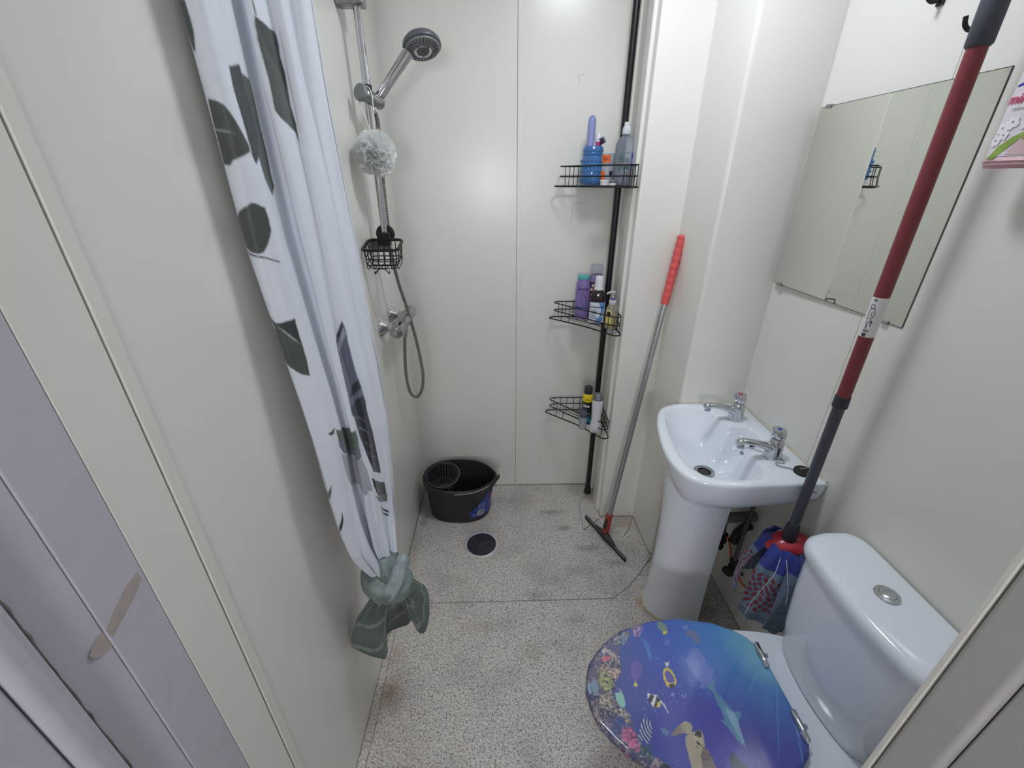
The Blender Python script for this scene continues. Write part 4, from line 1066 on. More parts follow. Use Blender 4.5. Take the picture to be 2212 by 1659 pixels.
CURTAIN_ART = [
    ('leaf',[(0.2082,1.8212),(0.2241,1.8188),(0.2257,1.7988),(0.2257,1.7814),(0.2209,1.7615),(0.2161,1.764),(0.2082,1.7938)]),
    ('leaf',[(0.2193,1.7067),(0.2304,1.7042),(0.2384,1.6992),(0.2431,1.6917),(0.2479,1.6793),(0.2527,1.6643),(0.2574,1.6494),(0.2574,1.6394),(0.2447,1.6319),(0.2336,1.627),(0.2272,1.6195),(0.2082,1.622),(0.2129,1.6494),(0.2145,1.6743)]),
    ('vein',[(0.2161,1.6693),(0.232,1.6668),(0.2463,1.6618),(0.2463,1.6618),(0.2304,1.6643),(0.2161,1.6668)]),
    ('dark',[(0.259,1.749),(0.286,1.7565),(0.286,1.744),(0.294,1.744),(0.2924,1.7067),(0.2924,1.6693),(0.286,1.6494),(0.2765,1.6344),(0.2622,1.622),(0.259,1.6344),(0.259,1.6593),(0.2574,1.6942),(0.2559,1.7216)]),
    ('leaf',[(0.286,1.744),(0.3067,1.7415),(0.3083,1.7166),(0.3051,1.6818),(0.3067,1.6419),(0.3035,1.6095),(0.3051,1.5896),(0.2892,1.5747),(0.2765,1.6021),(0.2749,1.6369),(0.2892,1.6618),(0.2876,1.6992),(0.2845,1.7266)]),
    ('stem',[(0.3782,1.8412),(0.3798,1.8412),(0.3814,1.8237),(0.3798,1.8212)]),
    ('leaf',[(0.3782,1.8212),(0.3846,1.8188),(0.3989,1.8138),(0.4132,1.8113),(0.4148,1.7963),(0.4132,1.7789),(0.4164,1.759),(0.4148,1.7316),(0.4132,1.7141),(0.4164,1.6867),(0.4148,1.6568),(0.4116,1.6743),(0.3973,1.6842),(0.3862,1.6917),(0.3798,1.7017),(0.3798,1.7216),(0.3798,1.7465),(0.3782,1.7689),(0.3766,1.7914),(0.3766,1.8113)]),
    ('dark',[(0.3782,1.8188),(0.3846,1.8188),(0.3989,1.8138),(0.4132,1.8113),(0.4148,1.7963),(0.4132,1.7789),(0.4164,1.759),(0.4148,1.7341),(0.4068,1.7565),(0.3941,1.7714),(0.3862,1.7864),(0.383,1.8013)]),
    ('leaf',[(0.2018,1.5398),(0.2193,1.5522),(0.232,1.5597),(0.2416,1.5672),(0.2495,1.5647),(0.2559,1.5597),(0.2606,1.5423),(0.2606,1.5248),(0.2034,1.5248)]),
    ('leaf',[(0.2066,1.5448),(0.2209,1.5547),(0.2336,1.5622),(0.259,1.5597),(0.2606,1.5398),(0.2606,1.5248),(0.2559,1.5124),(0.2495,1.4999),(0.2416,1.49),(0.2336,1.4875),(0.2225,1.49),(0.2098,1.4974),(0.205,1.5124),(0.205,1.5298)]),
    ('stem',[(0.2082,1.4925),(0.2209,1.4875),(0.24,1.4825),(0.2606,1.4725),(0.2606,1.47),(0.24,1.48),(0.2177,1.485),(0.2066,1.49)]),
    ('stem',[(0.2082,1.4127),(0.2082,1.4053),(0.2098,1.3878),(0.2177,1.3729),(0.2225,1.3679),(0.2161,1.3654),(0.2098,1.3804),(0.2082,1.4003)]),
    ('leaf',[(0.2145,1.3679),(0.2257,1.3679),(0.2384,1.3679),(0.2511,1.3679),(0.259,1.3704),(0.2574,1.3579),(0.2574,1.3281),(0.2574,1.2907),(0.2527,1.2533),(0.24,1.2608),(0.2288,1.2758),(0.2129,1.2907),(0.2129,1.3156),(0.2098,1.338),(0.2161,1.3604)]),
    ('dark',[(0.2257,1.3679),(0.2384,1.3679),(0.2511,1.3679),(0.259,1.3704),(0.2574,1.3579),(0.2574,1.3305),(0.2559,1.3181),(0.2463,1.333),(0.2336,1.353)]),
    ('vein',[(0.2209,1.3629),(0.2336,1.353),(0.2543,1.3206),(0.2559,1.3181),(0.2416,1.333),(0.2304,1.353)]),
    ('slate',[(0.4227,1.338),(0.4259,1.3256),(0.4259,1.2982),(0.4259,1.2583),(0.4275,1.216),(0.4322,1.1786),(0.4354,1.1412),(0.4338,1.1014),(0.383,1.1238),(0.383,1.1637),(0.383,1.206),(0.3846,1.2484),(0.3862,1.2832),(0.3893,1.3007),(0.41,1.3156)]),
    ('navy',[(0.4227,1.338),(0.4227,1.3256),(0.4116,1.3056),(0.3941,1.2957),(0.3893,1.3007),(0.41,1.3156)]),
    ('mist',[(0.4227,1.3256),(0.4243,1.3081),(0.4084,1.2832),(0.3909,1.2733),(0.3925,1.2832),(0.4116,1.3007)]),
    ('navy',[(0.4291,1.201),(0.4322,1.1786),(0.4052,1.1637),(0.3878,1.1662),(0.3878,1.1736)]),
    ('navy',[(0.4322,1.1587),(0.4354,1.1412),(0.4338,1.1014),(0.383,1.1238),(0.383,1.1437)]),
    ('navy',[(0.3846,1.1487),(0.4338,1.1263),(0.437,1.0765),(0.4434,1.0192),(0.4545,0.9196),(0.4227,0.9495),(0.4068,0.9993),(0.3909,1.0615)]),
    ('slate',[(0.3909,1.1188),(0.4275,1.0939),(0.4275,1.0914),(0.3925,1.1114)]),
    ('slate',[(0.3941,1.0889),(0.4275,1.0615),(0.4275,1.0566),(0.3941,1.0815)]),
    ('slate',[(0.4021,1.0441),(0.4386,1.0142),(0.4386,1.0117),(0.4036,1.0391)]),
    ('slate',[(0.4052,1.0167),(0.4418,0.9793),(0.4418,0.9768),(0.4068,1.0117)]),
    ('sage',[(0.2813,1.1138),(0.3385,1.0864),(0.383,1.0889),(0.3846,1.069),(0.383,1.0441),(0.3433,1.0242),(0.2956,1.069),(0.2813,1.0914)]),
    ('slate',[(0.2813,1.0914),(0.2956,1.069),(0.3433,1.0242),(0.383,1.0441),(0.3862,1.0117),(0.3401,1.0092),(0.2876,1.0491),(0.2781,1.069)]),
    ('mist',[(0.2781,1.0516),(0.3401,1.0092),(0.3846,1.0092),(0.4005,0.9569),(0.41,0.8947),(0.3576,0.9121),(0.2988,0.9445),(0.2797,0.9818)]),
    ('dark',[(0.4116,0.9345),(0.4624,0.8822),(0.4656,0.8299),(0.4259,0.8722),(0.4148,0.9046)]),
    ('sage',[(0.4132,0.8772),(0.4672,0.8399),(0.4656,0.8149),(0.4291,0.8498)]),
    ('stem',[(0.4307,0.8349),(0.4672,0.7835),(0.4672,0.7757),(0.4322,0.8249)]),
    ('stem',[(0.4291,0.8199),(0.4672,0.7705),(0.4656,0.7653),(0.4322,0.81)]),
    ('stem',[(0.2559,1.1188),(0.2749,1.1188),(0.2813,1.1213),(0.2717,1.1089),(0.259,1.1114)]),
    ('sage',[(0.1986,0.9619),(0.2368,0.9968),(0.2304,0.9768),(0.2002,0.9395),(0.2018,0.942),(0.2002,0.9519)]),
    ('dark',[(0.1986,0.9619),(0.2114,0.9818),(0.2002,0.9445),(0.2018,0.942),(0.2002,0.9519)]),
    ('stem',[(0.2447,0.9146),(0.2416,0.8872),(0.2288,0.8697),(0.2082,0.8399),(0.2209,0.8772),(0.2368,0.8971)])]

def curtain_paint(S, Z):
    A = srgb_arr
    C = np.zeros(S.shape + (3,)) + A((222, 227, 238))
    n = fbm(S * 30, Z * 30, 5); nf = fbm(S * 160, Z * 90, 15)
    for kind, poly in CURTAIN_ART:
        w = .0007
        m = in_poly(S + w * (nf - .5), Z + w * (nf - .5), poly)
        if kind == 'leaf': col = A((72, 80, 77))
        elif kind == 'dark': col = A((50, 55, 58))
        elif kind == 'stem': col = A((38, 42, 44))
        elif kind == 'vein': col = A((150, 160, 154))
        elif kind == 'slate': col = A((104, 110, 130))
        elif kind == 'navy': col = A((46, 49, 60))
        elif kind == 'mist': col = A((168, 170, 182))
        elif kind == 'sage': col = A((92, 106, 98))
        else: col = A((90, 100, 98))
        g = (.88 + .24 * n)[..., None]
        C = np.where(m[..., None], col * g, C)
    return C
cs, cz, CG = curtain_grid()
cur = thing('shower_curtain', 'white leaf-print shower curtain gathered and knotted against the left wall', 'curtain', (-.36, .86, .3))
k = MB()
k.v = [tuple(p) for p in CG.reshape(-1, 3).tolist()]
idx = np.arange(CUR_NZ * CUR_NS).reshape(CUR_NZ, CUR_NS)
k.f = [tuple(f) for f in np.stack([idx[:-1, :-1], idx[1:, :-1], idx[1:, 1:], idx[:-1, 1:]], -1).reshape(-1, 4).tolist()]
M_CURT = mat_print('printed_polyester', .55, sheen=.25, bump=.15, bscale=500)
cloth = k.build('cloth', M_CURT, cur, smooth=80, fix=False)
SS, ZZ = np.meshgrid(cs, cz)
ds_, dz_ = (cs[1] - cs[0]) / 3, (cz[0] - cz[1]) / 3
paint(cloth, sum(curtain_paint(SS + a * ds_, ZZ + b * dz_) for a in (-1, 0, 1) for b in (-1, 0, 1)).reshape(-1, 3) / 9)
# knot: two overlapping wraps of twisted cloth
def wrap(pts, r0, folds, name, m, flat=1.0, seed=0):
    P = smooth_path(pts, 10)
    n = 36; rr = []
    T0 = None
    for i, p in enumerate(P):
        t = (P[min(i + 1, len(P) - 1)] - P[max(i - 1, 0)]).normalized()
        if T0 is None: x, y, _ = frame(t)
        x = (x - t * x.dot(t)).normalized(); y = t.cross(x); T0 = t
        ring = []
        rad = r0 * (.75 + .25 * math.sin(PI * i / (len(P) - 1)))
        for j in range(n):
            a = 2 * PI * j / n
            q = rad * (1 + .10 * math.sin(folds * a + i * .12 + seed) + .05 * math.sin((folds * 2 + 1) * a - i * .2) + .035 * math.sin(13 * a + i * .35))
            ring.append(p + x * (q * math.cos(a) * flat) + y * (q * math.sin(a)))
        rr.append(ring)
    mb = MB(); mb.rings(rr)
    return mb.build(name, m, cur, smooth=80)
KX, KY, KZ = -.333, .842, .588
M_KNOT = mat('twisted_sage_cloth', (150, 161, 164), .6, noise=.22, nscale=35, bump=.4, bscale=120)
M_KNOT2 = mat('twisted_grey_green_cloth', (122, 136, 134), .6, noise=.3, nscale=28, bump=.4, bscale=120)
wrap([(KX - .040, KY + .035, KZ + .012), (KX - .046, KY - .006, KZ + .020), (KX - .030, KY - .036, KZ + .010), (KX + .004, KY - .044, KZ - .012), (KX + .034, KY - .026, KZ - .030), (KX + .044, KY + .012, KZ - .034), (KX + .02, KY + .04, KZ - .025)], .027, 5, 'knot_wrap', M_KNOT2, 1.0, 1)
wrap([(KX + .046, KY + .02, KZ + .052), (KX + .044, KY - .014, KZ + .040), (KX + .030, KY - .036, KZ + .012), (KX + .006, KY - .044, KZ - .020), (KX - .018, KY - .030, KZ - .040), (KX - .03, KY + .0, KZ - .044), (KX - .02, KY + .03, KZ - .03)], .023, 4, 'knot_wrap', M_KNOT, 1.0, 3)
wrap([(KX + .0, KY + .01, KZ + .07), (KX + .0, KY, KZ + .03), (KX + .0, KY, KZ - .02), (KX + .005, KY, KZ - .05)], .040, 6, 'knot_core', M_KNOT2, 1.0, 2)
# tail below the knot: an open fan of folded hem
def tail():
    ntop = 220; rings = []
    low = smooth_path([(-.446, .800, .372), (-.4490, .784, .371), (-.446, .778, .366), (-.405, .776, .332), (-.366, .780, .306), (-.361, .784, .305), (-.357, .800, .314), (-.362, .824, .345), (-.352, .842, .345), (-.326, .848, .352), (-.300, .842, .372), (-.285, .838, .395),
                       (-.272, .836, .352), (-.262, .838, .336), (-.248, .842, .340), (-.236, .854, .380), (-.232, .872, .420), (-.240, .90, .44), (-.27, .925, .43), (-.31, .93, .40), (-.36, .92, .38), (-.41, .89, .38), (-.435, .85, .38)], 10, closed=True)
    n = len(low)
    N = 40
    for i in range(N):
        t = i / (N - 1)
        ring = []
        for j, q in enumerate(low):
            a = 2 * PI * j / n
            top = Vector((KX + .012 - .020 * math.cos(a + .3), KY - .016 * math.sin(a + .3) - .012, KZ - .030))
            e = t ** .8
            # shoulder: spreads quickly under the knot then hangs
            hx = 1 - (1 - t) ** 1.9
            p = Vector((top.x + (q.x - top.x) * hx, top.y + (q.y - top.y) * hx, top.z + (q.z - top.z) * (t ** 1.12)))
            fold = .0065 * math.sin(a * 9 + 1.2 * t) * math.sin(PI * min(1, t * 1.3 + .1)) + .004 * math.sin(a * 17 - 2 * t) * (1 - t)
            cdir = Vector((p.x - (KX + .0), p.y - (KY + .02), 0)); cdir = cdir.normalized() if cdir.length > 1e-6 else cdir
            p = p + cdir * fold
            p.x = max(p.x, XL + .003)
            ring.append(p)
        rings.append(ring)
    return rings, n, N
trs, tn, tN = tail()
tb = MB(); tb.rings(trs, False, False)
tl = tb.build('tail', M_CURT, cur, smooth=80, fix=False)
TT = np.repeat(np.linspace(0, 1, tN)[:, None], tn, 1); JJ = np.repeat((np.arange(tn) / tn)[None, :], tN, 0)
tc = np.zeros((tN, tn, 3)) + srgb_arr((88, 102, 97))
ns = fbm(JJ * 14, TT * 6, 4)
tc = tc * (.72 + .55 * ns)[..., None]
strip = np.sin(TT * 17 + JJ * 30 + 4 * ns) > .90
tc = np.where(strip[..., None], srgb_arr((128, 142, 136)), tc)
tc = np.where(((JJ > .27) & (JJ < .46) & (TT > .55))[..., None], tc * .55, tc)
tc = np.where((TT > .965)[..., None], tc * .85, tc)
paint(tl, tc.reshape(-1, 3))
# pale side hem with stitches
hemj = int(np.argmax(CG[60, :, 0] / CG[60, :, 1]))
hem = MB(); pts = [tuple(Vector(CG[i, hemj]) + Vector((.0012, 0, 0))) for i in range(0, CUR_NZ - 50, 5)]
hem.tube(pts, [.0016 + .0009 * ((i * 7919) % 5) / 5 for i in range(len(pts))], 6).build('side_hem', mat('white_hem', (228, 229, 234), .6), cur)
# curtain rod above the picture with its rings
rod = MB().tube([(XL + .001, .86, 2.20), (XR - .001, .86, 2.20)], .0125, 16).build('curtain_rod', mat('white_rod', (226, 226, 226), .35), None)
tag(rod, 'white shower curtain rod running across the room', 'curtain rod')
for xx in (-.43, -.405, -.38, -.355, -.33):
    MB().tube([(xx, .86 + .019 * math.cos(a), 2.193 + .022 * math.sin(a)) for a in np.linspace(0, 2 * PI, 20, endpoint=False)], .0018, 6, closed=True).build('curtain_ring', M_CHROME_D, cur)

# ------------------------------------------------------------------ mop bucket
bk = thing('mop_bucket', 'black plastic mop bucket with wringer basket in the far left corner', 'bucket', (-.236, 1.755, 0))
M_BUCK = mat('black_bucket_plastic', (44, 44, 47), .42, noise=.08, nscale=40)
M_BUCK_IN = mat('black_wringer_plastic', (74, 74, 79), .45, noise=.1, nscale=40)
def bucket_ring(z, hx, hy, tip, cx=-.236, cy=1.755, n=64, rot=-.06):
    r = []
    for k in range(n):
        a = 2 * PI * k / n
        ca, sa = math.cos(a), math.sin(a)
        e = 2.35
        q = (abs(ca) ** e + abs(sa) ** e) ** (-1 / e)
        x, y = hx * ca * q, hy * sa * q
        if ca > 0:     # pouring lip at the right end
            x += tip * max(0, math.cos(a * 1.0)) ** 10
            y *= 1 - .12 * ca ** 3
        xr, yr = x * math.cos(rot) - y * math.sin(rot), x * math.sin(rot) + y * math.cos(rot)
        r.append((cx + xr, cy + yr, z))
    return r
bm_ = MB()
bm_.rings([bucket_ring(0, .150, .104, 0), bucket_ring(.004, .157, .109, 0), bucket_ring(.10, .164, .117, .004), bucket_ring(.185, .172, .126, .012), bucket_ring(.186, .180, .134, .014), bucket_ring(.222, .184, .138, .018), bucket_ring(.227, .181, .135, .018),
           bucket_ring(.226, .174, .128, .016), bucket_ring(.19, .168, .121, .010), bucket_ring(.10, .160, .112, .003), bucket_ring(.012, .150, .102, 0)], True, True)
bm_.build('bucket_body', M_BUCK, bk, smooth=35)
# side ears below the rim
for sx, a in ((1, 1.52 * PI), (1, .5 * PI)):
    c = bucket_ring(.2, .185, .139, .016)[int(64 * (a % (2 * PI)) / (2 * PI))]
    MB().lathe([(.011, -.004), (.012, .002), (.009, .006)], c, (0, -1 if a > 4 else 1, 0), 14).build('handle_pivot', M_BUCK, bk)
# wringer
wr_ = MB()
WC = (-.318, 1.762)
def wring(z, hx, hy, n=44):
    return [(WC[0] + hx * math.cos(2 * PI * k / n), WC[1] + hy * math.sin(2 * PI * k / n), z) for k in range(n)]
wr_.rings([wring(.214, .088, .106), wring(.2265, .090, .108), wring(.2275, .084, .102), wring(.216, .081, .099)], False, False)
wringer = wr_.build('wringer_rim', M_BUCK_IN, bk, smooth=40)
for k in range(28):
    a = 2 * PI * k / 28
    ca, sa = math.cos(a), math.sin(a)
    f = lambda q: (WC[0] + .083 * q * ca, WC[1] + .101 * q * sa)
    pts = smooth_path([(*f(1.0), .223), (*f(.99), .232), (*f(.95), .226), (*f(.88), .200), (*f(.74), .165), (*f(.50), .135), (*f(.26), .122)], 3)
    MB().tube(pts, [.0029] * (len(pts) - 1) + [.002], 5).build('slat', M_BUCK_IN, wringer)
for hx, hy, z in ((.055, .067, .150), (.030, .036, .126)):
    MB().tube([(WC[0] + hx * math.cos(a), WC[1] + hy * math.sin(a), z) for a in np.linspace(0, 2 * PI, 28, endpoint=False)], .003, 6, closed=True).build('slat_ring', M_BUCK_IN, wringer)
# wire bail lying round the right half of the rim, with its grip
rimp = bucket_ring(.226, .190, .145, .020)
sel = [rimp[(48 + 2 * i) % 64] for i in range(17)]
bail = [(x, y, .2185 + .010 * math.sin(PI * i / 16) + (.006 if i > 9 else 0)) for i, (x, y, z) in enumerate(sel)]
MB().tube(smooth_path(bail, 4), .0021, 8).build('bail_wire', mat('galvanised_wire', (186, 188, 192), .3, metal=1.0), bk)
MB().tube(smooth_path(bail[5:9], 5), .0062, 10).build('bail_grip', M_BUCK, bk)
# blue product sticker with bar code, wrapped on the flank facing the room
def flank(a, z):
    t = z / .185
    n = 256
    r = bucket_ring(z, .157 + .015 * t + .0012, .109 + .017 * t + .0012, .012 * t)
    k = a / (2 * PI) * 64; i = int(k) % 64; fr = k - int(k)
    p, q = Vector(r[i]), Vector(r[(i + 1) % 64])
    return p + (q - p) * fr
st = MB(); na, nz = 26, 22
for i in range(na):
    for j in range(nz):
        a = 5.12 + (6.02 - 5.12) * i / (na - 1); v = j / (nz - 1)
        lo = .032; hi = .075 + .095 * min(1, (i / (na - 1)) * 1.5)
        st.v.append(tuple(flank(a, lo + (hi - lo) * v)))
for i in range(na - 1):
    for j in range(nz - 1):
        q = i * nz + j; st.f.append((q, q + nz, q + nz + 1, q + 1))
sticker = st.build('sticker', mat('blue_sticker', (48, 62, 142), .4, noise=.12, nscale=30), bk, smooth=60)
bc_ = MB()
def patch(a0, a1, z0, z1, off=.0006):
    n = 5; base = len(bc_.v)
    for i in range(n):
        for z in (z0, z1):
            p = flank(a0 + (a1 - a0) * i / (n - 1), z); d = Vector((p.x + .236, p.y - 1.755, 0)).normalized() * off
            bc_.v.append(tuple(p + d))
    for i in range(n - 1):
        q = base + i * 2; bc_.f.append((q, q + 2, q + 3, q + 1))
patch(5.36, 5.62, .040, .072)
bc_.build('bar_code_field', mat('label_white', (226, 226, 228), .5), sticker, smooth=60)
bc_ = MB()
aa = 5.38; rg = random.Random(3)
while aa < 5.60:
    wd = rg.uniform(.004, .012); patch(aa, aa + wd, .045, .069, .0011); aa += wd + rg.uniform(.004, .010)
bc_.build('bar_code', mat('print_black', (24, 24, 26), .6), sticker, smooth=0)
bc_ = MB()
for r in range(6):
    for a0, a1 in ((5.40, 5.50), (5.52, 5.66)):
        patch(a0, a1 - .02 * (r % 3), .082 + r * .006, .085 + r * .006, .0011)
for a0, a1 in ((5.20, 5.24), (5.27, 5.31)):
    for z in (.040, .047, .054): patch(a0, a1, z, z + .004, .0011)
bc_.build('small_print', mat('pale_blue_print', (150, 160, 206), .5), sticker, smooth=0)
bc_ = MB(); patch(5.88, 6.0, .120, .150, .0011); bc_.build('red_flash', mat('red_print', (196, 60, 66), .5), sticker, smooth=0)

# ------------------------------------------------------------------ floor drain
dr = thing('floor_drain', 'round floor drain with chrome ring and dark cover in the shower floor', 'drain', (-.113, 1.503, 0))
MB().lathe([(.082, .0), (.0815, .0035), (.078, .0050), (.0705, .0035), (.070, .0005)], (-.113, 1.503, 0), (0, 0, 1), 56, cap0=False, cap1=False).build('ring', mat('worn_steel_ring', (214, 214, 216), .3, metal=.35, noise=.2, nscale=40), dr)
cov = []
for k in range(72):
    a = 2 * PI * k / 72
    r = .0665 if min(abs(((a - c + PI) % (2 * PI)) - PI) for c in (.45, 1.6 * PI, 1.14 * PI)) > .09 else .061
    cov.append((-.113 + r * math.cos(a), 1.503 + r * math.sin(a)))
MB().prism(cov, .0004, .0034).build('cover', mat('dark_blue_grey_cover', (56, 56, 64), .3, noise=.25, nscale=25), dr, bevel=.0008)
MB().lathe([(.001, .0003), (.0702, .0003)], (-.113, 1.503, 0), (0, 0, 1), 40, cap0=False, cap1=False).build('gap', M_BLACK, dr)
MB().tube([(-.118, 1.478, .0034), (-.085, 1.522, .0034)], .0005, 4).build('scratch', mat('scratch_grey', (120, 122, 134), .5), dr)

# ------------------------------------------------------------------ corner caddy
cd_ = thing('corner_caddy', 'black tension pole caddy with three wire corner shelves', 'caddy', (.472, 1.868, 0))
PX, PY = .474, 1.872
pole = MB().tube([(PX, PY, .02), (PX, PY, CEIL - .02)], .0125, 20).build('pole', M_BLKMET, cd_)
MB().lathe([(.019, 0), (.020, .006), (.0185, .022), (.0150, .028), (.0145, .05)], (PX, PY, .0), (0, 0, 1), 20).build('foot', M_BLACK, cd_)
MB().lathe([(.019, 0), (.020, -.006), (.0150, -.028)], (PX, PY, CEIL), (0, 0, 1), 20).build('foot', M_BLACK, cd_)
def caddy_shelf(zb):
    # apex in the corner, legs along the two walls, straight front
    A = (.488, 1.905)
    def tri(o, z, rr=.02):      # rounded triangle outline, o = outset of the front
        Lp = (.242 - o * .7, 1.912); Rp = (.489, 1.655 - o * .7)
        a = [(.470, 1.912), (.36, 1.912), (Lp[0] + .03, 1.912), (Lp[0] + .006, 1.907), (Lp[0] - .002, 1.893), (Lp[0] + .010, 1.876)]
        b = [(.36, 1.760), (Rp[0] - .038, Rp[1] + .012), (Rp[0] - .020, Rp[1] + .001), (Rp[0] - .005, Rp[1] + .006), (Rp[0], Rp[1] + .025), (.489, 1.76), (.489, 1.893)]
        return [(p[0], p[1], z) for p in a + b]
    base = smooth_path(tri(.028, zb), 6, closed=True)
    shelf = MB().tube(base, .0030, 8, closed=True).build('shelf_frame', M_BLKMET, cd_)
    for dz in (.036, .072):
        MB().tube(smooth_path(tri(.0, zb + dz), 6, closed=True), .0026, 8, closed=True).build('guard_rail', M_BLKMET, shelf)
    # floor wires run parallel to the front
    for k in range(7):
        t = .10 + .125 * k
        p = (.489 - .235 * t, 1.910, zb + .001); q = (.488, 1.912 - .245 * t, zb + .001)
        MB().tube([p, q], .0016, 6).build('floor_wire', M_BLKMET, shelf)
    # uprights along both walls and the front
    for k in range(7):
        x = .262 + k * .034
        MB().tube([(x, 1.9125, zb), (x, 1.9125, zb + .072)], .0015, 6).build('upright', M_BLKMET, shelf)
    for k in range(7):
        y = 1.675 + k * .034
        MB().tube([(.4895, y, zb), (.4895, y, zb + .072)], .0015, 6).build('upright', M_BLKMET, shelf)
    for lx, ly in ((.27, 1.850), (.30, 1.822), (.442, 1.681), (.462, 1.668)):
        MB().tube([(lx - .004, ly - .004, zb), (lx, ly, zb + .036), (lx, ly, zb + .072)], .0015, 6).build('upright', M_BLKMET, shelf)
    MB().lathe([(.0155, -.012), (.0165, -.010), (.0165, .030), (.0155, .032)], (PX, PY, zb + .02), (0, 0, 1), 18).build('clamp_collar', M_BLACK, shelf)
for zb in (1.578, 1.022, .518):
    caddy_shelf(zb)
Z1, Z2, Z3 = 1.5822, 1.0262, .5222

# --- top shelf
jar = thing('blue_glass_jar', 'blue hobnail glass jar holding brushes on the top caddy shelf', 'jar', (.3590, 1.8640, Z1))
jc = (.3590, 1.8640, Z1)
M_BLUEJ = mat('blue_ceramic_glass', (64, 112, 168), .16, coat=.4, noise=.06, nscale=20)
jb = MB(); prof = [(.001, .003), (.034, .0), (.041, .004), (.0435, .012), (.044, .05), (.0435, .088), (.040, .099), (.0385, .104), (.041, .107), (.0412, .111), (.0385, .113), (.0385, .117), (.0405, .120), (.0405, .124), (.0385, .127), (.038, .134), (.0355, .136), (.0345, .130), (.0345, .098), (.038, .085), (.038, .01), (.001, .008)]
jb.lathe(prof, jc, (0, 0, 1), 40, cap0=False, cap1=False)
jbody = jb.build('jar_body', M_BLUEJ, jar, smooth=50)
for r in range(5):
    hb = MB()
    for k in range(18):
        a = 2 * PI * (k + .5 * (r % 2)) / 18
        hb.sphere((jc[0] + .0435 * math.cos(a), jc[1] + .0435 * math.sin(a), Z1 + .016 + r * .0175), .0042, 8, 5)
    hb.build('hobnail_row', M_BLUEJ, jbody)
pc_ = thing('brush_case', 'tall lilac rounded brush case standing in the blue jar', 'case', (0.3470, 1.8570, Z1 + .012))
MB().lathe([(.0125, 0), (.0145, .003), (.0155, .05), (.0150, .15), (.0148, .20), (.0140, .212), (.011, .221), (.006, .2255), (.001, .2265)], (0.3450, 1.8570, Z1 + .012), (.004, .0, 1), 24, cap1=False).build('case_body', mat('lilac_plastic', (140, 148, 196), .4, noise=.03), pc_)
MB().sphere((0.3423, 1.8445, Z1 + .2315), .0016, 8, 5).build('hanging_hole', M_BLACK, pc_)
tp = thing('toothpaste_tube', 'pink and white toothpaste tube standing cap up in the blue jar', 'toothpaste', (0.3710, 1.8680, Z1 + .015))
MB().lathe([(.008, 0), (.0125, .01), (.0130, .10), (.0120, .140)], (0.3730, 1.8680, Z1 + .012), (.03, .02, 1), 20, sy=.7).build('tube_body', mat('pink_print', (196, 64, 140), .35), tp)
MB().lathe([(.0118, .140), (.0120, .142), (.0115, .166), (.010, .168)], (0.3730, 1.8680, Z1 + .012), (.03, .02, 1), 20).build('cap', mat('white_plastic', (226, 228, 232), .4), tp)
rz = thing('safety_razor', 'dark razor with pale blue head leaning in the blue jar', 'razor', (0.3810, 1.8570, Z1 + .02))
MB().tube([(0.3610, 1.8680, Z1 + .010), (0.3810, 1.8600, Z1 + .12), (0.3860, 1.8580, Z1 + .147)], [.004, .0045, .0035], 10).build('handle', mat('dark_brown_handle', (62, 44, 44), .4), rz)
Mr = Matrix.Translation((0.3890, 1.8570, Z1 + .155)) @ Matrix.Rotation(math.radians(-32), 4, 'Y') @ Matrix.Rotation(math.radians(20), 4, 'Z')
MB().box((-.005, -.019, -.011), (.003, .019, .011), Mr).build('razor_head', mat('razor_slate', (70, 88, 96), .35), rz, bevel=.002)
for q in (-.006, 0, .006):
    MB().box((-.0062, -.017, q - .001), (-.0048, .017, q + .001), Mr).build('blade', M_CHROME, rz)
MB().box((-.0065, -.018, .009), (-.001, .018, .0125), Mr).build('lubricating_strip', mat('pale_aqua', (160, 206, 208), .5), rz)
do = thing('deodorant_stick', 'grey deodorant with orange printed cap on the top caddy shelf', 'deodorant', (.418, 1.845, Z1))
do_c = (.4150, 1.838, Z1)
MB().lathe([(.024, 0), (.0265, .003), (.0272, .07), (.0268, .074)], do_c, (0, 0, 1), 32, sy=.72, up=(0, 1, 0)).build('body', mat('silver_grey_plastic', (160, 164, 174), .35, noise=.03), do)
MB().lathe([(.0272, .075), (.0276, .078), (.0276, .108), (.0262, .112), (.001, .113)], do_c, (0, 0, 1), 32, sy=.72, up=(0, 1, 0), cap1=False).build('cap', mat('silver_grey_plastic', (160, 164, 174), .35), do)
def wrap_patch(c, rx, ry, a0, a1, z0, z1, name, m, parent, n=14, off=.0005, corner=0.0):
    k = MB()
    for i in range(n):
        a = a0 + (a1 - a0) * i / (n - 1)
        for z in (z0, z1):
            k.v.append((c[0] + (rx + off) * math.cos(a), c[1] + (ry + off) * math.sin(a), c[2] + z))
    for i in range(n - 1):
        q = i * 2; k.f.append((q, q + 2, q + 3, q + 1))
    return k.build(name, m, parent, smooth=60, fix=False)
FA = -PI / 2 - .18        # direction from the shelf towards the doorway
wrap_patch(do_c, .0276, .0199, FA - .95, FA + .35, .079, .106, 'orange_label', mat('orange_print', (222, 104, 48), .4), do)
wrap_patch(do_c, .0272, .0196, FA - .95, FA - .25, .010, .050, 'orange_label', MATS['orange_print'], do)
wrap_patch(do_c, .0272, .0196, FA + .35, FA + .8, .030, .050, 'black_print', mat('print_black', (24, 24, 26), .6), do)
wrap_patch(do_c, .0277, .0200, FA - .6, FA + .05, .087, .096, 'brand_print', mat('dark_orange_print', (168, 70, 36), .4), do, off=.0008)
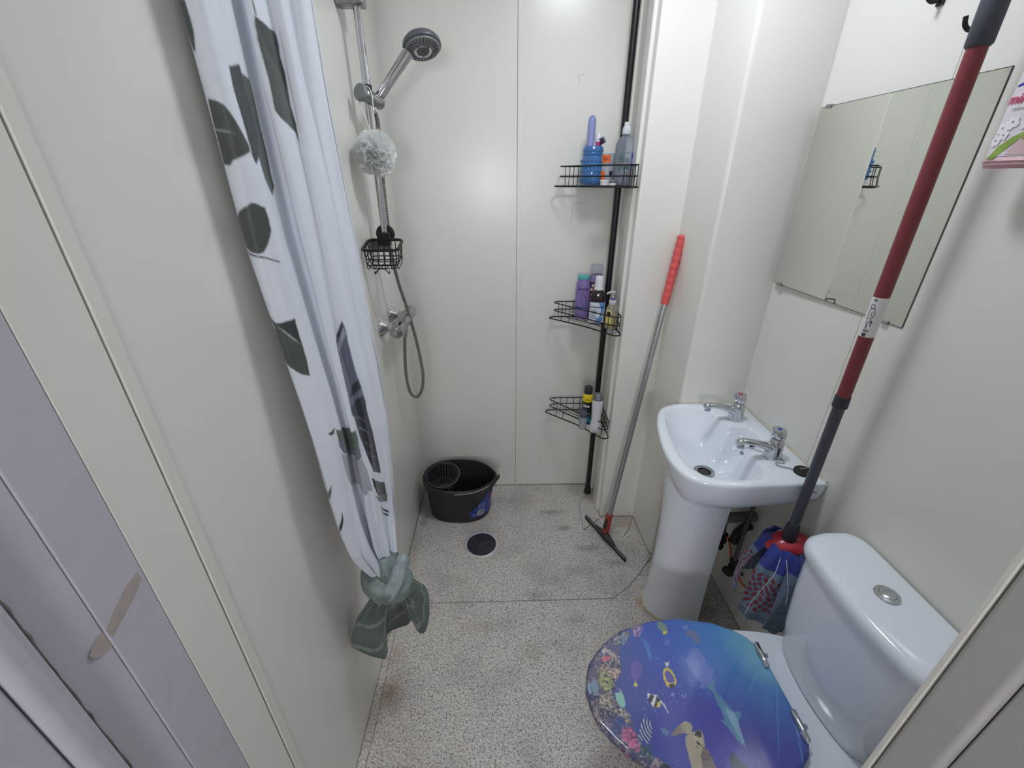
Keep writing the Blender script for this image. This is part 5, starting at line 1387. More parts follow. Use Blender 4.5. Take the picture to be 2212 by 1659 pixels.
for i, (x, y, capc, r) in enumerate(((.395, 1.775, (230, 232, 232), .0165), (.424, 1.772, (120, 122, 128), .0145))):
    lc = thing('contact_lens_case', ('white screw-top pot on the top caddy shelf, next to the blue jar', 'small white pot with grey lid beside the clear bottle')[i], 'pot', (x, y, Z1), 'small pots on the top caddy shelf')
    MB().lathe([(r * .9, 0), (r, .002), (r, .007), (r * .92, .009)], (x, y, Z1), (0, 0, 1), 24).build('pot', MATS['white_plastic'], lc)
    MB().lathe([(r * 1.0, .009), (r * 1.06, .0105), (r * 1.06, .018), (r * .95, .0195)], (x, y, Z1), (0, 0, 1), 24).build('lid', mat('pot_lid_%d' % i, capc, .4), lc)
bo = thing('contact_solution_bottle', 'clear contact lens solution bottle with white nozzle on the top caddy shelf', 'bottle', (.462, 1.80, Z1))
bo_c = (.4640, 1.790, Z1)
M_CLEAR = mat('clear_bottle_plastic', (212, 218, 230), .12, trans=.75, ior=1.12, alpha=.8)
MB().lathe([(.001, .002), (.030, 0), (.0345, .004), (.0350, .012), (.0350, .128), (.0335, .142), (.028, .154), (.018, .162), (.0135, .166), (.0130, .174)], bo_c, (0, 0, 1), 36, cap0=False, sy=.72, up=(0, 1, 0)).build('bottle_body', M_CLEAR, bo, smooth=60)
MB().lathe([(.0150, .170), (.0165, .173), (.0160, .186), (.0150, .189), (.0150, .192), (.0110, .196), (.0105, .208), (.0080, .210)], bo_c, (0, 0, 1), 24).build('nozzle_cap', mat('frosted_white_cap', (226, 230, 234), .35, trans=.2), bo)
for s_, sz, h_, col in (('Bio', .030, .088, (40, 92, 98)), ('true', .026, .063, (40, 92, 98))):
    wrap_text(s_, sz, .0362, bo_c, FA + .02, h_, 'lettering', mat('teal_print', col, .4), bo, bold=.0002, sy=.73)
wrap_text('MULTI-PURPOSE SOLUTION', .0052, .0362, bo_c, FA + .0, .110, 'lettering', mat('teal_print2', (50, 130, 140), .4), bo, sy=.72, sx=.62, bold=.0002)
wrap_patch(bo_c, .0350, .0252, FA + .80, FA + 1.25, .060, .112, 'purple_panel', mat('violet_print', (120, 116, 186), .4), bo, off=.0004)
wrap_patch(bo_c, .0350, .0252, FA + .92, FA + 1.12, .095, .107, 'purple_mark', mat('deep_violet_print', (72, 56, 140), .4), bo, off=.0008)
# liquid line low in the bottle
MB().lathe([(.0320, .005), (.0322, .046), (.001, .0462)], bo_c, (0, 0, 1), 30, cap0=False, cap1=False, sy=.70, up=(0, 1, 0)).build('solution', mat('clear_liquid', (200, 204, 220), .08, trans=.9, ior=1.2, alpha=.7), bo)

# --- middle shelf
sh = thing('shampoo_bottle', 'purple shampoo bottle with teal flip cap on the middle caddy shelf', 'bottle', (.362, 1.868, Z2))
sc_ = (.3600, 1.862, Z2)
M_PURP = mat('purple_bottle', (134, 112, 172), .3, coat=.3, noise=.04, nscale=15)
def oval_ring(c, rx, ry, z, n=36, e=2.3, rot=0.0):
    o = []
    for k in range(n):
        a = 2 * PI * k / n; ca, sa = math.cos(a), math.sin(a); q = (abs(ca) ** e + abs(sa) ** e) ** (-1 / e)
        x, y = rx * ca * q, ry * sa * q
        o.append((c[0] + x * math.cos(rot) - y * math.sin(rot), c[1] + x * math.sin(rot) + y * math.cos(rot), c[2] + z))
    return o
ROT = -.18
def bottle_loft(c, secs, name, m, parent, e=2.3, cap1=True, rot=ROT):
    k = MB(); k.rings([oval_ring(c, rx, ry, z, e=e, rot=rot) for z, rx, ry in secs], True, cap1)
    return k.build(name, m, parent, smooth=45)
def wrap_oval_text(s, size, c, rx, ry, h, name, m, parent, rot=ROT, x0=0.0, bold=0.0, shear=0.0, sx=1.0, e=2.3, off=.0007, spacing=1.0):
    vs, fs = text_mesh(s, size, 0, bold, 'CENTER', shear, spacing)
    out = []
    for x, y, z in vs:
        xx = max(-rx * .995, min(rx * .995, x * sx + x0))
        yy = -(ry + off) * (max(0, 1 - abs(xx / (rx + off)) ** e)) ** (1 / e)
        out.append((c[0] + xx * math.cos(rot) - yy * math.sin(rot), c[1] + xx * math.sin(rot) + yy * math.cos(rot), c[2] + h + y))
    k = MB(); k.add(out, fs)
    return k.build(name, m, parent, smooth=0, fix=False)
def oval_panel(poly, c, rx, ry, name, m, parent, rot=ROT, e=2.3, off=.0005, n=14):
    """flat printed shape (x, z outline rows) laid on the front of an oval bottle; poly = [(z, x_left, x_right)]"""
    k = MB()
    for z, xa, xb in poly:
        for i in range(n):
            xx = xa + (xb - xa) * i / (n - 1)
            xx = max(-rx * .995, min(rx * .995, xx))
            yy = -(ry + off) * (max(0, 1 - abs(xx / (rx + off)) ** e)) ** (1 / e)
            k.v.append((c[0] + xx * math.cos(rot) - yy * math.sin(rot), c[1] + xx * math.sin(rot) + yy * math.cos(rot), c[2] + z))
    for r in range(len(poly) - 1):
        for i in range(n - 1):
            q = r * n + i; k.f.append((q, q + 1, q + n + 1, q + n))
    return k.build(name, m, parent, smooth=60, fix=False)
bottle_loft(sc_, [(0, .024, .014), (.003, .029, .018), (.02, .031, .020), (.07, .0315, .0205), (.13, .0315, .0205), (.16, .0295, .0195), (.175, .0255, .018), (.181, .0240, .0175)], 'bottle_body', M_PURP, sh)
bottle_loft(sc_, [(.181, .0250, .0185), (.184, .0262, .0192), (.196, .0262, .0192), (.200, .0250, .0182)], 'flip_cap', mat('teal_cap', (92, 172, 172), .35), sh)
M_NAVYP = mat('navy_print', (44, 44, 84), .45)
wrap_oval_text('ELVIVE', .0150, sc_, .0315, .0205, .140, 'lettering', M_NAVYP, sh, bold=.0003)
wrap_oval_text('HYDRA', .0062, sc_, .0315, .0205, .048, 'lettering', M_NAVYP, sh, x0=-.004)
# teal ribbon swirl
sw = MB(); pts = []
for t in np.linspace(0, 1, 40):
    xx = .006 + .013 * math.sin(2 * PI * t * .95 + .6) * (1 - .25 * t); zz = .062 + .062 * (1 - math.cos(2 * PI * t * .95)) / 2
    yy = -(.0205 + .0006) * (max(0, 1 - abs(xx / .0321) ** 2.3)) ** (1 / 2.3)
    pts.append((sc_[0] + xx * math.cos(ROT) - yy * math.sin(ROT), sc_[1] + xx * math.sin(ROT) + yy * math.cos(ROT), Z2 + zz))
sw.tube(pts, .0011, 5).build('ribbon_print', mat('teal_ink', (44, 96, 130), .4), sh)
oval_panel([(.054, -.028, .026), (.0585, -.029, .022), (.063, -.029, -.012)], sc_, .0315, .0205, 'ribbon_print', MATS['teal_ink'], sh)
bw = thing('body_wash_bottle', 'purple translucent body wash bottle with clear cap, behind the mouthwash', 'bottle', (.412, 1.875, Z2))
bwc = (.4170, 1.868, Z2)
bottle_loft(bwc, [(0, .024, .015), (.004, .030, .020), (.05, .0325, .0215), (.14, .0335, .022), (.185, .0330, .0215), (.198, .029, .0195), (.202, .024, .017)], 'bottle_body', mat('lilac_gel', (128, 112, 158), .2, coat=.3, noise=.08, nscale=25), bw)
bottle_loft(bwc, [(.202, .0245, .018), (.205, .0262, .0195), (.236, .0255, .019), (.242, .0225, .017)], 'clear_cap', mat('clear_cap_plastic', (206, 208, 222), .15, trans=.7, alpha=.75, ior=1.2), bw)
oval_panel([(.100, -.030, .030), (.170, -.030, .030)], bwc, .0335, .022, 'dark_label', mat('dark_fruit_label', (58, 46, 62), .4, noise=.5, nscale=120), bw)
oval_panel([(.172, .006, .030), (.180, .004, .030)], bwc, .0330, .0215, 'red_flash', mat('red_print', (196, 60, 66), .5), bw)
wrap_oval_text('RA', .014, bwc, .0335, .022, .112, 'lettering', MATS['label_white'], bw, bold=.0005, off=.0012, x0=-.012)
for xx, zz, col in ((-.014, .155, (206, 196, 206)), (-.004, .158, (206, 176, 190)), (-.018, .138, (226, 190, 176)), (-.008, .135, (190, 84, 104))):
    oval_panel([(zz - .006, xx - .003, xx + .003), (zz, xx - .005, xx + .005), (zz + .006, xx - .003, xx + .003)], bwc, .0335, .022, 'fruit_print', mat('fruit_%d' % int(zz * 1000), col, .5), bw, off=.0011, n=5)
mw = thing('mouthwash_bottle', 'dark brown mouthwash bottle with tall white cap and blue label', 'bottle', (.416, 1.79, Z2))
mc = (.4140, 1.790, Z2)
M_AMB = mat('dark_amber_plastic', (38, 26, 32), .18, coat=.4)
bottle_loft(mc, [(0, .028, .017), (.003, .0325, .021), (.02, .0335, .022), (.10, .0335, .022), (.125, .0325, .021), (.138, .027, .019), (.147, .018, .016), (.152, .0150, .0145), (.160, .0145, .0145)], 'bottle_body', M_AMB, mw, e=2.5)
bottle_loft(mc, [(.152, .0200, .0200), (.155, .0205, .0205), (.159, .0205, .0205), (.160, .0190, .0190), (.195, .0170, .0170), (.207, .0162, .0162), (.209, .0145, .0145)], 'cap', MATS['white_plastic'], mw, e=2.0)
lab = oval_panel([(.008, -.0325, .0325), (.05, -.0325, .0325), (.100, -.0325, .0325)], mc, .0335, .022, 'label', mat('white_blue_label', (214, 222, 232), .4), mw, e=2.5, n=20)
oval_panel([(.020, .004, .010), (.040, .012, .020), (.06, .017, .027), (.08, .014, .031), (.099, .004, .031)], mc, .0335, .022, 'blue_swoosh', mat('sky_blue_print', (96, 150, 206), .4), lab, e=2.5, off=.0009)
oval_panel([(.010, -.014, .016), (.022, -.004, .024), (.034, .008, .030)], mc, .0335, .022, 'blue_swoosh', MATS['sky_blue_print'], lab, e=2.5, off=.0009)
wrap_oval_text('CHLORHEXIDINE', .0092, mc, .0335, .022, .079, 'lettering', M_NAVYP, lab, bold=.0004, e=2.5, off=.0014, sx=.80, x0=-.002)
for r in range(6):
    oval_panel([(.030 + r * .007, -.026, .004 - .004 * (r % 3)), (.0325 + r * .007, -.026, .004 - .004 * (r % 3))], mc, .0335, .022, 'small_print', mat('grey_blue_print', (120, 136, 166), .5), lab, e=2.5, off=.0012)
oval_panel([(.011, -.026, -.006), (.014, -.026, -.006)], mc, .0335, .022, 'small_print', mat('red_print', (196, 60, 66), .5), lab, e=2.5, off=.0012)
hsoap = thing('hand_soap_bottle', 'clear pump bottle of yellow hand soap on the middle caddy shelf', 'soap dispenser', (.466, 1.72, Z2))
hc = (.4620, 1.722, Z2)
bottle_loft(hc, [(0, .019, .016), (.003, .0235, .0195), (.04, .0245, .0205), (.075, .0245, .0205), (.090, .0225, .019), (.102, .0165, .0155), (.107, .0135, .0135)], 'bottle_body', mat('clear_soap_bottle', (220, 214, 190), .1, trans=.6, ior=1.15, alpha=.75), hsoap, e=2.6)
bottle_loft(hc, [(.002, .0180, .0150), (.005, .0222, .0182), (.04, .0232, .0192), (.052, .0232, .0192)], 'soap', mat('amber_soap', (196, 164, 84), .2, trans=.25, noise=.15, nscale=40), hsoap, e=2.6)
MB().lathe([(.0150, .107), (.0155, .109), (.0155, .123), (.0140, .125)], hc, (0, 0, 1), 24).build('pump_collar', mat('frosted_collar', (206, 206, 210), .4, trans=.2), hsoap)
MB().lathe([(.0090, .125), (.0095, .127), (.0090, .131)], hc, (0, 0, 1), 20).build('pump_ring', mat('violet_ring', (84, 70, 150), .4), hsoap)
MB().lathe([(.0042, .128), (.0042, .150), (.0100, .153), (.0105, .158), (.006, .160)], hc, (0, 0, 1), 16).build('pump_head', mat('frosted_collar', (206, 206, 210), .4), hsoap)
MB().tube([(hc[0], hc[1], Z2 + .1565), (hc[0] - .018, hc[1] - .004, Z2 + .1565), (hc[0] - .030, hc[1] - .007, Z2 + .151)], [.0055, .0048, .0036], 10).build('pump_spout', MATS['frosted_collar'], hsoap)
oval_panel([(.020, -.023, -.002), (.045, -.023, .0), (.075, -.023, -.001), (.086, -.020, -.006)], hc, .0245, .0205, 'label', mat('cream_yellow_label', (214, 206, 140), .4, noise=.2, nscale=80), hsoap, e=2.6)
oval_panel([(.056, -.020, -.008), (.066, -.021, -.004), (.078, -.019, -.007)], hc, .0245, .0205, 'dark_badge', mat('print_black', (24, 24, 26), .6), hsoap, e=2.6, off=.0009)
for xx, zz in ((-.014, .030), (-.009, .040), (-.016, .046)):
    oval_panel([(zz - .004, xx - .002, xx + .002), (zz, xx - .004, xx + .004), (zz + .004, xx - .002, xx + .002)], hc, .0245, .0205, 'flower_print', mat('yellow_flower', (226, 200, 60), .5), hsoap, e=2.6, off=.0010, n=5)

# --- bottom shelf
fo = thing('shaving_foam_can', 'black and yellow shaving foam can on the bottom caddy shelf', 'can', (.408, 1.775, Z3))
fc = (.4060, 1.775, Z3)
MB().lathe([(.0225, 0), (.0245, .002), (.0245, .012), (.0242, .050)], fc, (0, 0, 1), 32).build('blue_band', mat('teal_blue_can', (48, 132, 168), .3, metal=.3, noise=.15, nscale=40), fo)
MB().lathe([(.0243, .050), (.0245, .052), (.0245, .124)], fc, (0, 0, 1), 32).build('black_band', mat('black_can', (28, 28, 30), .3), fo)
MB().lathe([(.0245, .124), (.0247, .126), (.0245, .146), (.0225, .158), (.0195, .164)], fc, (0, 0, 1), 32).build('yellow_shoulder', mat('yellow_can', (232, 206, 40), .3), fo)
MB().lathe([(.0195, .163), (.0200, .165), (.0195, .192), (.0175, .198), (.001, .199)], fc, (0, 0, 1), 28, cap1=False).build('cap', mat('charcoal_cap', (50, 50, 54), .45), fo)
wrap_text('Gillette', .0225, .0247, fc, FA - .30, .104, 'lettering', mat('label_white', (226, 226, 228), .5), fo, bold=.0008, shear=.18, sx=.55)
wrap_text('CLASSIC FOAM', .0075, .0247, fc, FA - .05, .062, 'lettering', MATS['label_white'], fo, bold=.0003, sx=.6)
wrap_text('6x SMOOTH', .0062, .0249, fc, FA, .138, 'lettering', mat('print_brown', (110, 80, 24), .5), fo, bold=.0003, sx=.7)
wrap_patch(fc, .0245, .0245, FA - .3, FA + .3, .016, .036, 'blue_badge', mat('sky_blue_print', (96, 150, 206), .4), fo)
wb_ = thing('white_shampoo_bottle', 'white waisted shampoo bottle with grey cap on the bottom caddy shelf', 'bottle', (.434, 1.69, Z3))
wc_ = (.4340, 1.692, Z3)
bottle_loft(wc_, [(0, .021, .015), (.003, .0255, .018), (.03, .0262, .019), (.060, .0225, .017), (.085, .0205, .0165), (.110, .0230, .0175), (.140, .0245, .018), (.165, .0245, .018), (.172, .0235, .0175)], 'bottle_body', mat('white_bottle', (216, 217, 222), .35), wb_, e=2.4)
bottle_loft(wc_, [(.172, .0240, .0180), (.174, .0245, .0185), (.195, .0205, .0165), (.203, .0170, .0140), (.205, .013, .011)], 'cap', mat('silver_cap', (120, 122, 128), .3, metal=.4), wb_, e=2.2)
oval_panel([(.178, -.006, .006), (.198, -.004, .004)], wc_, .0225, .0172, 'cap_dip', mat('silver_cap_light', (170, 172, 178), .3, metal=.4), wb_, e=2.2, off=.0015)
sm = thing('roll_on_bottle', 'small frosted bottle with dark grey cap on the bottom caddy shelf', 'bottle', (.381, 1.722, Z3))
smc = (.3800, 1.724, Z3)
MB().lathe([(.0165, 0), (.0185, .002), (.0188, .045), (.0180, .058), (.0155, .064)], smc, (0, 0, 1), 28).build('bottle_body', mat('frosted_bottle', (190, 194, 200), .3, trans=.4, ior=1.2), sm)
MB().lathe([(.0172, .064), (.0180, .066), (.0180, .098), (.0165, .101)], smc, (0, 0, 1), 28).build('cap', mat('smoke_grey_cap', (104, 108, 120), .3, trans=.2), sm)
MB().lathe([(.0150, .101), (.0145, .1015), (.001, .1005)], smc, (0, 0, 1), 24, cap0=False, cap1=False).build('cap_top', mat('dark_navy_cap', (46, 50, 72), .4), sm)

# ------------------------------------------------------------------ floor squeegee
sq = thing('floor_squeegee', 'floor squeegee with red grip and silver pole leaning in the corner', 'squeegee', (.50, 1.53, 0))
S0, S1 = Vector((.425, 1.668, .012)), Vector((.562, 1.380, .012))
ds = (S1 - S0).normalized(); side = Vector((-ds.y, ds.x, 0))
Ms = Matrix((( *ds, 0), (*side, 0), (0, 0, 1, 0), (0, 0, 0, 1))).transposed(); Ms.translation = S0
Ls = (S1 - S0).length
MB().box((0, -.0022, -.0118), (Ls, .0022, .010), Ms).build('rubber_blade', M_BLACK, sq, bevel=.001)
MB().box((.004, -.006, .002), (Ls - .004, .006, .014), Ms).build('blade_channel', mat('grey_channel', (108, 108, 112), .4, metal=.5), sq, bevel=.003)
mid = Ls * .52
hk = MB(); pr = [(-.075, .004, .012), (-.05, .010, .016), (-.02, .016, .022), (0, .018, .028), (.02, .016, .022), (.05, .010, .016), (.075, .004, .012)]
hk.rings([[Ms @ Vector((mid + x, wy * math.cos(a), .010 + hz * .5 + hz * .5 * math.sin(a))) for a in np.linspace(0, 2 * PI, 14, endpoint=False)] for x, wy, hz in pr])
hk.build('blade_yoke', mat('dark_yoke', (62, 58, 56), .45), sq, smooth=50)
Q0 = Ms @ Vector((mid - .006, 0, .030)); QT = Vector((.676, 1.642, 1.418))
qd = (QT - Q0).normalized(); QL = (QT - Q0).length
sock = [(.011, 0), (.016, .012), (.0175, .035), (.0165, .060), (.0160, .095), (.0175, .105), (.0170, .110)]
so = MB().lathe(sock, Q0, qd, 20).build('socket', mat('red_socket', (166, 62, 58), .45, noise=.08), sq)
for a0 in (-.9, 2.2):
    x_, y_, z_ = frame(qd)
    g = MB(); rows = []
    for t, wd in ((.030, .3), (.045, .55), (.07, .6), (.09, .45)):
        rows.append([Q0 + qd * t + (x_ * math.cos(a0 + u) + y_ * math.sin(a0 + u)) * .0178 for u in np.linspace(-wd, wd, 8)])
    g.rings(rows, False, False, close=False); g.build('socket_grip', mat('dark_rubber_grip', (58, 50, 50), .7), so, smooth=60, fix=False)
MB().lathe([(.0118, .09), (.0118, QL - .235)], Q0, qd, 20).build('pole', mat('brushed_aluminium', (176, 177, 180), .32, metal=.85, noise=.06, nscale=30), sq)
gp = []; GL = .262
for i in range(60):
    t = i / 59
    r = .0158 + (.0010 * math.sin(t * 2 * PI * 9.5) if .10 < t < .97 else 0)
    if t > .96: r *= math.sqrt(max(.02, 1 - ((t - .96) / .04) ** 2))
    gp.append((r, QL - GL + t * GL))
MB().lathe(gp, Q0, qd, 24).build('grip', mat('coral_red_rubber', (218, 90, 88), .5), sq, smooth=60)
MB().lathe([(.003, 0), (.003, .001)], QT - qd * .03 + Vector((.0135, -.010, 0)), Vector((.8, -.6, 0)), 10).build('hanging_hole', M_BLACK, sq)

# ------------------------------------------------------------------ mop hung on the right wall
mop = thing('strip_mop', 'red handled strip mop with blue cloth strands hanging on the right wall', 'mop', (.857, .916, .30))
M0 = Vector((.8572, .9158, .61)); Mt = Vector((.845, .909, 1.71)); md = (Mt - M0) / 1.10
def mp(z): return M0 + md * (z - .61)
MB().tube([mp(.63), mp(1.10)], .0135, 20).build('lower_pole', mat('dark_grey_pole', (74, 77, 86), .4, noise=.03), mop)
MB().tube([mp(1.085), mp(1.115)], [.0175, .0168], 20).build('locking_collar', mat('dark_collar', (52, 54, 60), .45), mop)
up = MB().tube([mp(1.10), mp(1.815)], .0152, 24).build('upper_pole', mat('dark_red_pole', (128, 54, 60), .38, noise=.04), mop)
gz = [1.812, 1.816, 1.86, 1.92, 1.98, 2.03, 2.05]
MB().tube([mp(z) for z in gz], [.0165, .0195, .0198, .0195, .0195, .018, .012], 24).build('grip', mat('slate_grip', (70, 73, 84), .5), mop)
# hanging eye over a wall hook, above the picture
e0 = mp(2.05)
MB().tube([tuple(e0 + Vector((.004 + .012 * math.cos(a), 0, .014 + .014 * math.sin(a)))) for a in np.linspace(0, 2 * PI, 18, endpoint=False)], .003, 8, closed=True).build('hanging_eye', M_BLACK, mop)
# instruction label wrapped round the pole
xax, yax, zax = frame(md)
def on_pole(z, ang, r): return mp(z) + xax * (r * math.cos(ang)) + yax * (r * math.sin(ang))
vdir = (Vector((0, 0, 1.6)) - mp(1.32)); va = math.atan2(vdir.dot(yax), vdir.dot(xax))
lb = MB(); rows = [[on_pole(z, a, .0155) for a in np.linspace(0, 2 * PI, 40, endpoint=False)] for z in (1.274, 1.366)]
lb.rings(rows, False, False); lab = lb.build('instruction_label', mat('label_white', (226, 226, 228), .5), up, smooth=60)
M_INK = mat('ink_grey', (72, 70, 76), .6)
sg = 1 if yax.dot(xax.cross(md)) > 0 else -1
def ink(pts, w=.00055, name='line_drawing'):
    # pts (u, z): u metres round the pole (right positive as seen from the doorway)
    MB().tube([on_pole(z, va + sg * u / .0157, .0158) for u, z in pts], w, 4).build(name, M_INK, lab)
circ = lambda cu, cz, ru, rz, n=16: [(cu + ru * math.cos(a), cz + rz * math.sin(a)) for a in np.linspace(0, 2 * PI, n)]
ink(circ(.0075, 1.3600, .0028, .0028)); ink([(.0075, 1.359), (.0075, 1.3615)])
ink(circ(.0085, 1.3455, .0040, .0048)); ink([(.005, 1.343), (.002, 1.338), (.0005, 1.330), (.002, 1.322), (.0055, 1.324), (.006, 1.333)])
ink([(.006, 1.341), (.011, 1.339), (.012, 1.330), (.0115, 1.318)]); ink([(.002, 1.322), (.005, 1.317), (.0085, 1.320)])
ink([(.004, 1.318), (.0075, 1.306), (.0070, 1.295)]); ink([(.0115, 1.318), (.010, 1.306), (.0085, 1.294)]); ink(circ(.0035, 1.2895, .0035, .0022)); ink(circ(.0085, 1.2895, .0030, .0020))
ink([(.0005, 1.300), (.0015, 1.312)], .0010, 'arrow'); ink([(-.0005, 1.309), (.0018, 1.3145), (.0035, 1.309)], .0008, 'arrow')
pt = MB(); rows = [[on_pole(z, va + sg * u / .0157, .0159) for u in np.linspace(.003, .011, 6)] for z in (1.2755, 1.2835)]
pt.rings(rows, False, False, close=False); pt.build('dark_print_patch', M_INK, lab, smooth=0, fix=False)
# head: black socket, red plate, cloth strips
MB().tube([mp(.622), mp(.63), mp(.668), mp(.682)], [.015, .0195, .0185, .0165], 20).build('socket', mat('dark_collar', (52, 54, 60), .45), mop)
hp_ = MB(); hc_ = M0 + Vector((0, 0, .004))
prof = [(.002, .018), (.030, .016), (.046, .008), (.055, -.004), (.052, -.012), (.001, -.014)]
hp_.lathe(prof, hc_, (-.32, -.20, 1), 30, sx=.75, sy=1.15, up=(1, 0, 0)); hp_.build('head_plate', mat('red_plate', (196, 58, 70), .3, coat=.3), mop)
M_STRIP_P = mat_print('printed_mop_cloth', .8, sheen=.3, bump=.5, bscale=260)
def strip(name, top, out, drop, w, seed, dots=True, twist=0.0, blue=.32, dark=False):
    """one hanging cloth strip: top point, outward direction, length"""
    nu, nv = 46, 90
    out = Vector(out).normalized(); wdir = Vector((0, 0, 1)).cross(out).normalized()
    X_ = np.zeros((nv, nu, 3)); 
    for j in range(nv):
        t = j / (nv - 1)
        o_ = .040 * (1 - math.exp(-t * 5.0)) + .012 * math.sin(t * 3 + seed)
        c = Vector(top) + out * o_ + Vector((0, 0, -drop * (t ** 1.25))) + wdir * (twist * t)
        for i in range(nu):
            u = -1 + 2 * i / (nu - 1)
            bend = -.010 * u * u * (1 - .4 * t) + .0035 * math.sin(u * 5 + t * 7 + seed)
            p = c + wdir * (u * w * (.62 + .38 * min(1, t * 2.2))) + out * bend + Vector((0, 0, -.006 * math.sin(u * 2 + seed) * t))
            X_[j, i] = (min(p.x, XR - .004), p.y, p.z)
    k = MB(); k.v = [tuple(q) for q in X_.reshape(-1, 3).tolist()]
    ix = np.arange(nu * nv).reshape(nv, nu)
    k.f = [tuple(f) for f in np.stack([ix[:-1, :-1], ix[1:, :-1], ix[1:, 1:], ix[:-1, 1:]], -1).reshape(-1, 4).tolist()]
    o = k.build(name, M_STRIP_P, mop, smooth=80, fix=False)
    so_ = o.modifiers.new('thick', 'SOLIDIFY'); so_.thickness = .0022; so_.offset = 0
    T, U = np.meshgrid(np.linspace(0, 1, nv), np.linspace(-1, 1, nu), indexing='ij')
    A = srgb_arr
    Cc = np.zeros((nv, nu, 3)) + A((128, 152, 178)) * .9
    n = fbm(U * 9, T * 20, seed)
    Cc *= (.80 + .4 * n)[..., None]
    top_ = T < blue
    Cc = np.where(top_[..., None], A((50, 66, 160)) * (.75 + .5 * n)[..., None], Cc)
    if dots:
        # rows of wine-red ovals on wavy curves
        uu = U * 2.3 + .7 * np.sin(T * 13 + seed); vv = T * 13 + .45 * np.sin(U * 4 + seed)
        du = uu - np.floor(uu) - .5; dv = vv - np.floor(vv) - .5
        m = ((du / .36) ** 2 + (dv / .40) ** 2 < 1) & (T > blue + .08) & (T < .88)
        Cc = np.where(m[..., None], A((138, 40, 62)), Cc)
    if dark:
        m = (np.abs(np.sin(T * 22 + U * 3)) < .10) & (fbm(U * 6, T * 6, 5) > .5)
        Cc = np.where(m[..., None], A((44, 56, 74)), Cc * .72)
    if not dark:
        Cc = np.where((T > .93)[..., None], A((96, 118, 146)), Cc)
    paint(o, Cc.reshape(-1, 3))
    return o
ht = hc_ + Vector((0, 0, .004))
strip('cloth_strip', ht + Vector((-.030, -.026, 0)), (-.72, -.69, 0), .300, .042, 2, True, -.012)
strip('cloth_strip', ht + Vector((-.040, .030, .0)), (-.85, .52, 0), .235, .034, 5, True, .01, .30)
strip('cloth_strip', ht + Vector((-.006, -.050, .0)), (-.15, -.98, 0), .305, .032, 7, False, .0, .22, True)
strip('cloth_strip', ht + Vector((-.005, .056, .0)), (-.2, .98, 0), .225, .030, 3, False, .0, .5)
strip('cloth_strip', ht + Vector((-.022, .0, -.004)), (-.98, -.1, 0), .265, .036, 9, False, .0, .4, True)
thr = smooth_path([tuple(ht + Vector((-.050, -.052, -.01))), tuple(ht + Vector((-.062, -.066, -.06))), tuple(ht + Vector((-.070, -.058, -.12))), tuple(ht + Vector((-.078, -.044, -.20))), tuple(ht + Vector((-.082, -.036, -.285)))], 8)
MB().tube(thr, .0009, 5).build('loose_thread', M_CORD, mop)
thr = smooth_path([tuple(ht + Vector((-.040, -.062, -.008))), tuple(ht + Vector((-.040, -.088, -.05))), tuple(ht + Vector((-.034, -.102, -.10))), tuple(ht + Vector((-.030, -.106, -.14)))], 8)
MB().tube(thr, .0009, 5).build('loose_thread', M_CORD, mop)

# ------------------------------------------------------------------ hooks and refill pouch on the right wall
def hook(y, z, label, HL=.038):
    h = thing('wall_hook', label, 'hook', (XR, y, z), 'black hooks on the right wall')
    MB().box((XR - .005, y - .009, z - .016), (XR - .0002, y + .009, z + .016)).build('hook_plate', M_BLACK, h, bevel=.002)
    MB().tube(smooth_path([(XR - .004, y, z - .006), (XR - .022, y, z - .009), (XR - HL + .004, y, z - .001), (XR - HL, y, z + .012)], 5), .0042, 10).build('hook_peg', M_BLACK, h)
    return h
hook(1.010, 1.872, 'black wall hook half hidden behind the mop grip')
hook(1.125, 1.948, 'black wall hook above the mirror, nearest the corner')
hook(e0.y, 2.072, 'black wall hook that carries the mop handle', .078)
rf = thing('soap_refill_bottle', 'pink and white jasmine refill bottle in a holder on the right wall', 'bottle', (.873, .785, 1.625))
rc = (.878, .786, 1.622); RR = PI / 2 + .12      # broad side faces the room
M_RPINK = mat('pale_pink_plastic', (224, 190, 198), .35, coat=.2, noise=.04)
def rfr(z, rx, ry): return oval_ring(rc, rx, ry, z, 40, 2.8, RR)
k = MB(); k.rings([rfr(0, .044, .018), rfr(.003, .047, .021), rfr(.009, .0475, .0215), rfr(.010, .0465, .0205), rfr(.12, .0465, .0205), rfr(.17, .044, .0195), rfr(.195, .032, .0175), rfr(.205, .016, .014), rfr(.225, .015, .014)])
k.build('bottle_body', M_RPINK, rf, smooth=45)
k = MB(); k.rings([rfr(.0, .0445, .0185), rfr(-.002, .0455, .019), rfr(.009, .0485, .0222), rfr(.010, .046, .020)]); k.build('base_rim', mat('translucent_pink', (200, 150, 156), .3, trans=.2), rf, smooth=45)
k = MB(); k.rings([rfr(.222, .018, .016), rfr(.224, .020, .018), rfr(.25, .019, .017), rfr(.252, .016, .015)]); k.build('cap', MATS['white_plastic'], rf, smooth=45)
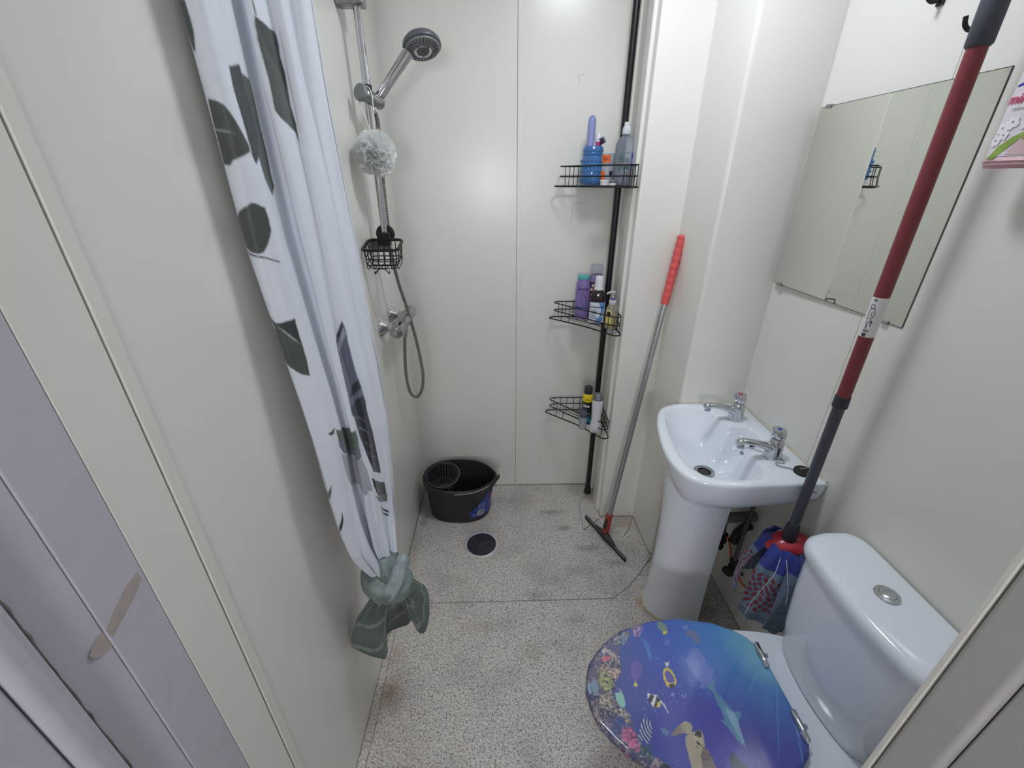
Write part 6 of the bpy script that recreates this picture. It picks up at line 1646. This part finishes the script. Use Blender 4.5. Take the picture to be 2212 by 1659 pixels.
# printed front: x runs along -y of the room (left to right from the doorway)
def rpt(u, z, off=.0006):
    e = 2.8
    xx = max(-.0464, min(.0464, u)); yy = (.0205 + off) * (max(0, 1 - abs(xx / (.0465 + off)) ** e)) ** (1 / e)
    return (rc[0] + xx * math.cos(RR) * -1 - yy * math.sin(RR), rc[1] - xx * math.sin(RR) + yy * math.cos(RR), rc[2] + z)
def rpanel(rows, name, m, off=.0006, n=12):
    k = MB()
    for z, a, b in rows:
        for i in range(n): k.v.append(rpt(a + (b - a) * i / (n - 1), z, off))
    for r in range(len(rows) - 1):
        for i in range(n - 1):
            q = r * n + i; k.f.append((q, q + 1, q + n + 1, q + n))
    return k.build(name, m, rf, smooth=60, fix=False)
rpanel([(.016, -.046, .046), (.05, -.046, .046), (.12, -.046, .046), (.165, -.043, .043)], 'label', mat('blush_white_label', (232, 222, 230), .4, noise=.05, nscale=40), .0006, 24)
rpanel([(.018, -.010, .046), (.05, .006, .046), (.075, .020, .046)], 'pink_field', mat('blush_pink_print', (222, 190, 196), .4), .0010)
for rows in ([(.012, -.038, -.026), (.030, -.026, -.008), (.044, -.010, .004), (.052, .006, .016)], [(.040, .004, .012), (.056, .010, .030), (.070, .024, .040)]):
    rpanel(rows, 'leaf_print', mat('leaf_green_print', (150, 176, 84), .45, noise=.2, nscale=60), .0014)
for (u, z, r) in ((-.030, .058, .010), (-.018, .066, .010), (-.034, .040, .009), (.002, .062, .008), (-.024, .048, .008)):
    for a in range(5):
        cu, cz = u + r * .6 * math.cos(a * 1.2566 + u * 90), z + r * .6 * math.sin(a * 1.2566 + u * 90)
        rpanel([(cz - r * .5, cu - r * .15, cu + r * .15), (cz, cu - r * .45, cu + r * .45), (cz + r * .5, cu - r * .15, cu + r * .15)], 'petal_print', mat('petal_white', (240, 236, 244), .4, noise=.04), .0018, 5)
def rtext(s, size, u, z, name, m, bold=0, shear=0, rot=0.0):
    vs, fs = text_mesh(s, size, 0, bold, 'LEFT', shear)
    k = MB(); k.add([rpt(u + x, z + y + x * rot, .0018) for x, y, zz in vs], fs); k.build(name, m, rf, smooth=0, fix=False)
rtext('er', .036, -.030, .140, 'lettering', mat('royal_blue_print', (40, 60, 168), .4), .0014, .2)
rpanel([(.118, -.038, -.034), (.121, -.036, -.020), (.126, -.020, .0), (.134, .0, .028)], 'blue_flourish', mat('royal_blue_print', (40, 60, 168), .4), .0014)
rtext('mine', .021, -.043, .100, 'lettering', mat('rose_print', (206, 74, 110), .4), .0004, .25)
rtext('mallow', .007, -.030, .086, 'lettering', mat('grey_green_print', (150, 160, 150), .4), .0001, .1)
MB().tube(smooth_path([(XR, rc[1], 1.838), (XR - .020, rc[1] + .022, 1.838), (XR - .052, rc[1] + .025, 1.838), (XR - .076, rc[1], 1.838), (XR - .052, rc[1] - .025, 1.838), (XR - .020, rc[1] - .022, 1.838), (XR, rc[1], 1.838)], 6), .003, 8).build('wall_holder', M_CHROME_D, rf)
